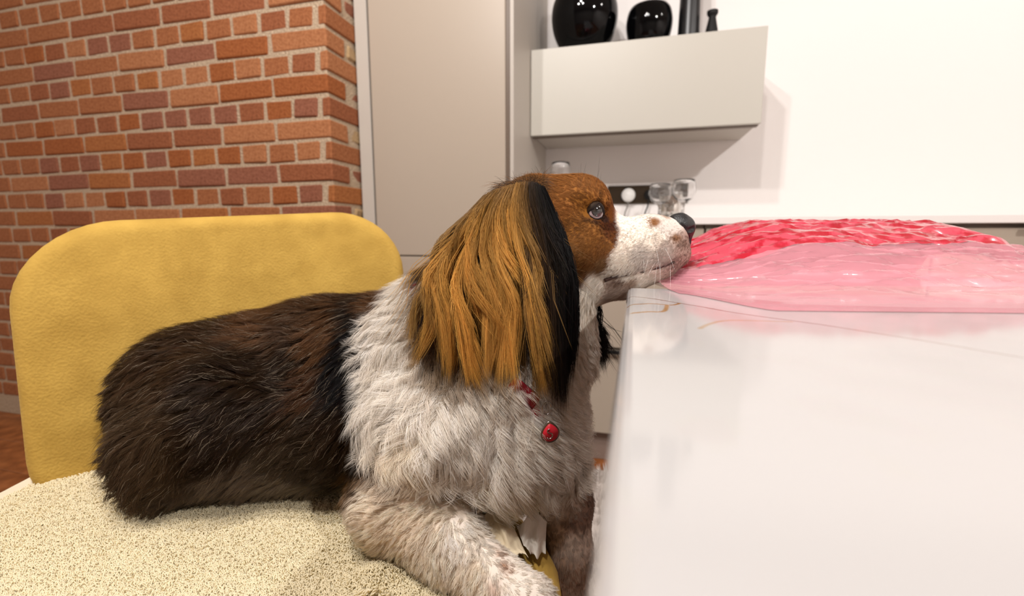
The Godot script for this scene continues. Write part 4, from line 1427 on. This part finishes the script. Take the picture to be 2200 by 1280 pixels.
func ear(t: Node3D, called: String, g: Array, locks: int, under: bool) -> void:
	var m := g.size()
	# the leather of the ear: a leaf with thickness, following the guides for most of their length
	var rows := []
	for side in [0, 1]:
		for r in 13:
			var rr: int = r if side == 0 else 12 - r
			var row := PackedVector3Array()
			for j in 23:
				var s := j / 22.0 * (m - 1)
				var k := mini(int(s), m - 2)
				var q: Array = []
				for h in 6:
					q.append((g[k][0][h] as Vector3).lerp(g[k + 1][0][h], s - k))
				var edge := pow(absf(j / 11.0 - 1.0), 3.0)
				var d := rr / 12.0 * (3.0 - 0.7 * edge)
				var kk := mini(int(d), 3)
				var p: Vector3 = (q[kk] as Vector3).lerp(q[kk + 1], d - kk)
				var thick := 0.0028 * (1.0 - edge) * (1.0 - pow(rr / 12.0, 4.0))
				row.append(p + Vector3(0, 0, -0.006 + (thick if side == 0 else -thick)))
			rows.append(row)
	var leaf := part(called, grid_mesh(rows, true), mat(Color(0.06, 0.035, 0.02).linear_to_srgb(), 0.8, 0.1), t)
	var st := Strands.new()
	var line := PackedVector3Array()
	var ups := PackedVector3Array()
	line.resize(7)
	ups.resize(7)
	for layer in ([0, 1] if under else [1]):
		var nl := locks if layer == 1 else locks / 3
		for l in nl:
			var s := rng.randf() * (m - 1)
			# the lock that this hair runs into lower down
			var way := rng.randi() % 2
			var li := floorf(s / 0.5 + way * 0.5)
			var s_lock := clampf((li + 0.5 - way * 0.5 + 0.7 * noise.get_noise_2d(li * 730.0, 3.0 + way * 11.0)) * 0.5, 0.0, m - 1.0)
			var lock_long := 0.90 + 0.75 * noise.get_noise_2d(li * 517.0, 400.0 + way * 170.0)
			var k := mini(int(s), m - 2)
			var f := s - k
			var ga: Array = g[k]
			var gb: Array = g[k + 1]
			var k2 := mini(int(s_lock), m - 2)
			var q := []
			for h in 6:
				var own := (ga[0][h] as Vector3).lerp(gb[0][h], f)
				var lock := (g[k2][0][h] as Vector3).lerp(g[k2 + 1][0][h], s_lock - k2)
				q.append(own.lerp(lock, smoothstep(0.6, 4.4, h) * 0.86))
			var c0: Color = (ga[1] as Color).lerp(gb[1], f)
			var c1: Color = (ga[2] as Color).lerp(gb[2], f)
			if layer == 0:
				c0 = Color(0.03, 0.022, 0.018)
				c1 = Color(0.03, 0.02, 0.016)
			var n0 := noise.get_noise_2d(s * 160.0, layer * 40.0)
			var thick: float = ga[3]
			var start := pow(rng.randf(), 1.6) * 2.6 - 0.12
			var stop := minf(5.0, 5.0 * lock_long + 0.3) - pow(rng.randf(), 2.2) * 1.3
			if stop - start < 1.2:
				start = stop - 1.2
			# the hair is darker where it leaves the crown
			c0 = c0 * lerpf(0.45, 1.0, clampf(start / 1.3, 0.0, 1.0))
			c0.a = 1.0
			var depth := rng.randf_range(-0.004, 0.003) + (-0.007 if layer == 0 else 0.0)
			var sway := Vector3(rng.randf_range(-1, 1), rng.randf_range(-0.3, 0.3), rng.randf_range(-0.6, 0.6)) * 0.004
			sway += Vector3(noise.get_noise_2d(li * 311.0, 900.0 + way * 70.0) * 0.034, 0.0, noise.get_noise_2d(li * 199.0, 1500.0 + way * 70.0) * 0.012) * (1.0 if s < 8.0 else 0.45)
			depth += 0.006 * noise.get_noise_2d(li * 411.0, 2100.0 + way * 90.0)
			var amp := (0.0016 + 0.0036 * absf(noise.get_noise_2d(li * 271.0, 2600.0 + way * 50.0)) + 0.0005 * rng.randf()) * (2.3 if s < 3.5 else (1.1 if s < 7.5 else 0.45))
			var ph := n0 * 2.5 + (li + way * 0.37) * 2.1 + rng.randf() * 0.45
			var fr := 1.25 + 0.9 * noise.get_noise_2d(li * 611.0, 3100.0) + rng.randf_range(-0.06, 0.06)
			var stray := rng.randf() < 0.05
			if stray:
				sway *= 3.0
			var tone := 1.0 + 0.45 * noise.get_noise_2d(s * 420.0, 7.0 + layer * 30.0) + rng.randf_range(-0.2, 0.2)
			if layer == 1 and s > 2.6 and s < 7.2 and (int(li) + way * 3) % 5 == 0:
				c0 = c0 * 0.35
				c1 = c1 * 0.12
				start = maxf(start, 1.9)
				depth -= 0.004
			var count := 9 if not stray else 2
			for _s in count:
				var o := Vector3(rng.randf_range(-1, 1), rng.randf_range(-1, 1), rng.randf_range(-1, 1)) * 0.0022
				var e := stop - rng.randf() * 0.5
				var fray := Vector3(rng.randf_range(-1, 1), rng.randf_range(-1, 1), rng.randf_range(-1, 1)) * 0.002
				for h in 7:
					var u := lerpf(start, e, h / 6.0)
					var kk := clampi(int(u), 0, 4)
					var p: Vector3 = (q[kk] as Vector3).cubic_interpolate(q[kk + 1], q[maxi(kk - 1, 0)], q[mini(kk + 2, 5)], u - kk)
					var w := h / 6.0
					p += Vector3(sin(ph + u * fr * 1.7), 0, cos(ph + u * fr * 1.7) * 0.7) * amp * u * 0.45
					p += o * (1.0 - 0.8 * w) + sway * w * w + fray * w + Vector3(0, 0, depth + 0.004 * w)
					line[h] = p
					ups[h] = Vector3(0.35 * (s / (m - 1) - 0.5) * 2.0, 0.25, 1.0).normalized()
				var kc := tone * rng.randf_range(0.78, 1.2)
				var ca := c0 * kc
				var cb := c1 * kc
				ca.a = 1.0
				cb.a = 1.0
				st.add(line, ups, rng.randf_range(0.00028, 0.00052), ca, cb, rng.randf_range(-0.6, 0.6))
	stuff(part("ear_hair", st.mesh(), fur_mat(0.38, 0.25), leaf))

func build_dog() -> void:
	var t := thing("dog", "brown, black and white long-haired dog resting its chin on the table corner", "dog")
	var skins := build_skin()
	var skin_st := tool()
	var buffers := [Strands.new(), Strands.new(), Strands.new(), Strands.new()]
	var first := coat(skins[0], true, buffers, skin_st, 0)
	coat(skins[1], false, buffers, skin_st, first)
	var skin_m := hair_mat(0.9, 0.1)
	var body := part("body", skin_st.commit(), skin_m, t)
	for k in 4:
		var o := part(["face_fur", "ruff", "body_coat", "leg_fur"][k], buffers[k].mesh(), fur_mat([0.5, 0.5, 0.42, 0.5][k], [0.3, 0.35, 0.22, 0.3][k]), t)
		stuff(o)
		o.set_meta("label", ["short rust and white fur of the face", "long wavy white ruff on neck and chest", "long dark brown and black coat of the back", "short cream fur of the forelegs"][k])
	ear(t, "ear", ear_guides(), 2300, true)
	ear(t, "ear", far_ear_guides(), 220, false)
	build_face(t)
	build_collar()

func ball(c: Vector3, axis: Vector3, r: float, seg: int, colour: Callable) -> ArrayMesh:
	# a sphere about an axis, coloured by the angle from it
	var st := tool()
	var z := axis.normalized()
	var x := z.cross(Vector3.UP).normalized()
	var y := x.cross(z)
	for i in seg + 1:
		for j in seg * 2 + 1:
			var a := PI * i / seg
			var b := PI * j / seg
			var v := z * cos(a) + (x * cos(b) + y * sin(b)) * sin(a)
			st.set_normal(v)
			st.set_color(colour.call(a, b))
			st.add_vertex(c + v * r)
	var w := seg * 2 + 1
	for i in seg:
		for j in seg * 2:
			var k := i * w + j
			for q: int in [k, k + w, k + 1, k + 1, k + w, k + w + 1]:
				st.add_index(q)
	return st.commit()

func build_face(t: Node3D) -> void:
	# eye
	var gaze := Vector3(0.30, 0.15, 0.94).normalized()
	var em := hair_mat(0.12, 0.5)
	em.clearcoat_enabled = true
	em.clearcoat_roughness = 0.02
	for side in 2:
		var c := EYE if side == 0 else Vector3(EYE.x, EYE.y, -0.9525 - EYE.z)
		var look := gaze if side == 0 else Vector3(gaze.x, gaze.y, -gaze.z)
		var eye := part("eye", ball(c, look, 0.0104, 30, func(a: float, b: float):
			if a < 0.30: return Color(0.004, 0.004, 0.005)
			if a < 0.62: return Color(0.025, 0.018, 0.014).lerp(Color(0.02, 0.016, 0.016), absf(sin(b * 9.0)) * 0.6)
			if a < 0.70: return Color(0.02, 0.018, 0.02)
			return Color(0.62, 0.5, 0.52)), em, t)
		# lids: a shell over the ball with an almond opening
		var st := tool()
		var z := Vector3(0.25, 0.03, 0.97 if side == 0 else -0.97).normalized()
		var along := (Vector3.RIGHT - z * z.x).normalized()
		var across := (Vector3.UP - z * z.y - along * along.y).normalized()
		var seg := 40
		for i in 7:
			for j in seg + 1:
				var b := float(j) / seg * 10.0
				var k0 := int(b) % 10
				var open: Vector2 = ALMOND[k0].cubic_interpolate(ALMOND[(k0 + 1) % 10], ALMOND[(k0 + 9) % 10], ALMOND[(k0 + 2) % 10], b - floorf(b))
				var far := open.normalized() * 1.35
				var q := open.lerp(far, i / 6.0)
				var a := q.length()
				var u := q / a
				var v := z * cos(a) + (along * u.x + across * u.y) * sin(a)
				var r := 0.0104 * (1.03 if i == 0 else (1.13 if i < 3 else 1.13 - 0.03 * (i - 2)))
				st.set_smooth_group(0)
				st.set_color(Color(0.016, 0.013, 0.014).lerp(Color(0.07, 0.035, 0.018), i / 6.0))
				st.add_vertex(c + v * r)
		for i in 6:
			for j in seg:
				var k := i * (seg + 1) + j
				for q: int in ([k, k + seg + 1, k + 1, k + 1, k + seg + 1, k + seg + 2] if side == 0 else [k, k + 1, k + seg + 1, k + 1, k + seg + 2, k + seg + 1]):
					st.add_index(q)
		st.generate_normals()
		part("eyelid", st.commit(), hair_mat(0.6, 0.2), eye)
	var net := nose_field.nets()
	var ns := tool()
	for k in net[0].size():
		ns.set_normal(net[1][k])
		ns.add_vertex(net[0][k])
	for k: int in net[2]:
		ns.add_index(k)
	var nm := mat(Color(0.12, 0.12, 0.125), 0.36, 0.5)
	nm = grained(nm, speckle(0.2, Color(0.5, 0.5, 0.5), Color.WHITE, 41), 30.0, bumps(0.12, 43, 5.0), 0.9)
	part("nose", ns.commit(), nm, t)
	# lips
	var lip := []
	for p: Vector3 in [Vector3(0.0917, 0.7675, -0.4300), Vector3(0.1013, 0.7710, -0.4300), Vector3(0.1145, 0.7728, -0.4300), Vector3(0.1298, 0.7759, -0.4300), Vector3(0.1461, 0.7795, -0.4400), Vector3(0.1619, 0.7853, -0.4550)]:
		lip.append(onto(p) + Vector3(0, 0, 0.0013))
	part("lip", tube(curve(lip, 24), 0.0021, 0.0010, 8), mat(Color(0.28, 0.19, 0.16), 0.4, 0.5), t)
	# whiskers, brow hairs and the spiky tuft over the ear
	var w := Strands.new()
	var add := func(w_: Strands, root: Vector3, dir: Vector3, l: float, droop: float, wide: float, c: Color) -> void:
		var q := PackedVector3Array()
		var u := PackedVector3Array()
		for k in 7:
			var f2 := k / 6.0
			q.append(root + dir.normalized() * l * f2 + Vector3(0, droop * f2 * f2 * l, 0))
			u.append(Vector3(0, 0.2, 1).normalized())
		w_.add(q, u, wide, c, c, 0.0)
	for k in 9:
		var r := onto(Vector3(lerpf(Vector3(0.1257, 0.7961, -0.4500).x, Vector3(0.1600, 0.7961, -0.4500).x, rng.randf()), lerpf(Vector3(0.1377, 0.7824, -0.4500).y, Vector3(0.1368, 0.8043, -0.4500).y, rng.randf()), -0.45))
		add.call(w, r, Vector3(rng.randf_range(-0.5, 0.35), rng.randf_range(-1.0, -0.3), rng.randf_range(0.1, 0.6)), rng.randf_range(0.014, 0.034), -0.35, 0.00013, Color(0.85, 0.82, 0.78))
	for k in 9:
		var r := onto(Vector3(lerpf(Vector3(0.0627, 0.8586, -0.4500).x, Vector3(0.0861, 0.8586, -0.4500).x, rng.randf()), lerpf(Vector3(0.0765, 0.8476, -0.4500).y, Vector3(0.0761, 0.8630, -0.4500).y, rng.randf()), -0.45))
		add.call(w, r, Vector3(rng.randf_range(-0.1, 0.45), 1, rng.randf_range(0.0, 0.3)), rng.randf_range(0.012, 0.03), 0.1, 0.00014, Color(0.05, 0.03, 0.02))
	stuff(part("whiskers", w.mesh(), hair_mat(0.4, 0.5), t))
	w = Strands.new()
	for k in 1900:
		var a: Vector3 = Vector3(-0.0111, 0.8529, -0.4450)
		var b: Vector3 = Vector3(0.0310, 0.8603, -0.4450)
		var s := rng.randf()
		var r := a.lerp(b, s) + Vector3(0, rng.randf_range(-0.008, 0.006), rng.randf_range(-0.02, 0.014))
		var spread := (s - 0.55) * 2.0
		var dark := rng.randf() < 0.55
		add.call(w, r, Vector3(spread * 0.8 - 0.35 + rng.randf_range(-0.6, 0.6), rng.randf_range(-0.1, 0.9), rng.randf_range(-0.2, 0.5)), rng.randf_range(0.006, 0.018) * (1.6 if rng.randf() < 0.06 else 1.0), -0.4, 0.00018, Color(0.04, 0.025, 0.015) if dark else Color(0.28, 0.13, 0.04))
	stuff(part("ear_tuft", w.mesh(), fur_mat(0.45, 0.4), t))

func build_collar() -> void:
	var t := thing("dog_collar", "red dog collar half hidden in the dog's fur, with a hanging tag", "collar")
	var red := mat(Color(0.55, 0.015, 0.03).linear_to_srgb(), 0.5, 0.4)
	# a band round the neck, lying just over the skin
	var rows := []
	var back: Vector3 = Vector3(-0.0786, 0.7314, -0.5000)
	var front: Vector3 = Vector3(0.0407, 0.6318, -0.4780)
	var c := (back + front) * 0.5
	var ax := (front - back) * 0.5
	var tilt := ax.normalized().cross(Vector3(0, 0, 1)).normalized()
	for j in 61:
		var a := TAU * j / 60
		var p := c + ax * cos(a) + Vector3(0, 0, 1) * sin(a) * 0.072
		var out := (p - c).normalized()
		for k in 30:
			if body_sd(p) < 0.0005:
				p += out * 0.0015
		var row := PackedVector3Array()
		for k in 9:
			var b := TAU * k / 8
			row.append(p + tilt * cos(b) * 0.0075 + out * sin(b) * 0.0014)
		rows.append(row)
	part("band", grid_mesh(rows, true), red, t)
	var knob := onto(Vector3(-0.0693, 0.7387, -0.4500), 0.020)
	part("bead", ball(knob, Vector3(0, 0, 1), 0.0042, 12, func(_a, _b): return Color.WHITE), red, t)
	var strap := []
	for p: Vector3 in [Vector3(-0.0009, 0.6798, -0.4200), Vector3(0.0067, 0.6743, -0.4200), Vector3(0.0143, 0.6669, -0.4200), Vector3(0.0223, 0.6586, -0.4200)]:
		strap.append(onto(p, 0.007))
	var st := []
	for p: Vector3 in curve(strap, 14):
		var row := PackedVector3Array()
		for k in 9:
			var b := TAU * k / 8
			row.append(p + Vector3(0.6, 0.8, 0) * cos(b) * 0.0065 + Vector3(0, 0, 1) * sin(b) * 0.0012)
		st.append(row)
	part("strap", grid_mesh(st, true), mat(Color(0.22, 0.012, 0.02).linear_to_srgb(), 0.6, 0.3), t)
	# rings and tag
	var ring := func(at: Vector3, r: float, thick: float, stretch: float, lean: float) -> ArrayMesh:
		var pts := []
		for k in 33:
			var a := TAU * k / 32
			pts.append(at + Basis(Vector3.UP, lean) * Vector3(cos(a) * r, sin(a) * r * stretch, 0))
		return tube(pts, thick, thick, 8)
	var d: Vector3 = onto(Vector3(0.0268, 0.6558, -0.4200), 0.018)
	part("ring", ring.call(d, 0.0062, 0.0009, 1.0, 0.3), M.steel, t)
	var r2: Vector3 = Vector3(Vector3(0.0317, 0.6561, -0.3850).x, Vector3(0.0317, 0.6561, -0.3850).y, d.z + 0.008)
	part("split_ring", ring.call(r2, 0.0042, 0.0006, 1.5, 0.1), M.steel, t)
	var g: Vector3 = Vector3(Vector3(0.0349, 0.6330, -0.3850).x, Vector3(0.0349, 0.6330, -0.3850).y, d.z + 0.011)
	var outline := PackedVector2Array()
	for k in 48:
		var a := TAU * k / 48
		var p := Vector2(cos(a), sin(a)) * 0.0094
		if sin(a) > 0.0:
			p = Vector2(cos(a) * 0.0094 * (1.0 - 0.42 * pow(sin(a), 2.0)), sin(a) * 0.0122)
		outline.append(p)
	var tagp := part("tag", plate(outline, 0.0016, 0.0006), M.steel, t, g)
	tagp.rotation = Vector3(0.05, 0.25, 0.12)
	var inner := PackedVector2Array()
	for p in outline:
		inner.append(p * 0.8)
	part("enamel", plate(inner, 0.0006), red, tagp, Vector3(0, 0, 0.0008))
	# the silver mark on the enamel: a small figure-of-eight curl
	var mark := []
	for p: Array in [[-0.0005, 0.0052], [-0.0028, 0.0038], [-0.0022, 0.0015], [0.0006, 0.0004], [0.0016, -0.0018], [0.0002, -0.0042], [-0.0026, -0.0046], [-0.0036, -0.0028]]:
		mark.append(Vector3(p[0], p[1], 0.0012))
	part("mark", tube(curve(mark, 24), 0.0006, 0.0006, 6), M.steel, tagp)
	build_tissue()

func build_tissue() -> void:
	for q: Array in [["tissue", "crumpled white paper tissue on the seat between the dog's forelegs", Vector3(0.0046, 0.5270, -0.4150), Vector3(0.0357, 0.5218, -0.4300), Vector3(0.0173, 0.5149, -0.3850), Vector3(0.0331, 0.5005, -0.4100), 3.0], ["napkin", "folded beige napkin edge on the seat left of the white tissue", Vector3(-0.0318, 0.5329, -0.4100), Vector3(-0.0102, 0.5362, -0.4200), Vector3(-0.0105, 0.5250, -0.3750), Vector3(0.0149, 0.5211, -0.3800), 8.0]]:
		var t := thing(q[0], q[1], "tissue" if q[0] == "tissue" else "napkin")
		var rows := []
		for face in [0, 1]:
			for i in 25:
				var ii: int = i if face == 0 else 24 - i
				var row := PackedVector3Array()
				for j in 25:
					var u := j / 24.0
					var v := ii / 24.0
					var p: Vector3 = (q[2] as Vector3).lerp(q[3], u).lerp((q[4] as Vector3).lerp(q[5], u), v)
					p.z += 0.007 * noise.get_noise_2d(u * 90.0 + q[6] * 50.0, v * 60.0) + 0.004 * sin(u * 9.0 + v * 4.0)
					p.y += 0.012 * sin(u * PI) * (1.0 - v) + 0.004 * noise.get_noise_2d(u * 140.0, v * 140.0 + q[6] * 9.0)
					p.y = maxf(p.y, 0.502)
					row.append(p + Vector3(0, 0, -0.0006 * face))
				rows.append(row)
		part("sheet", grid_mesh(rows, true, false), M.tissue if q[0] == "tissue" else mat(rgb(222, 206, 176), 0.9, 0.2), t)
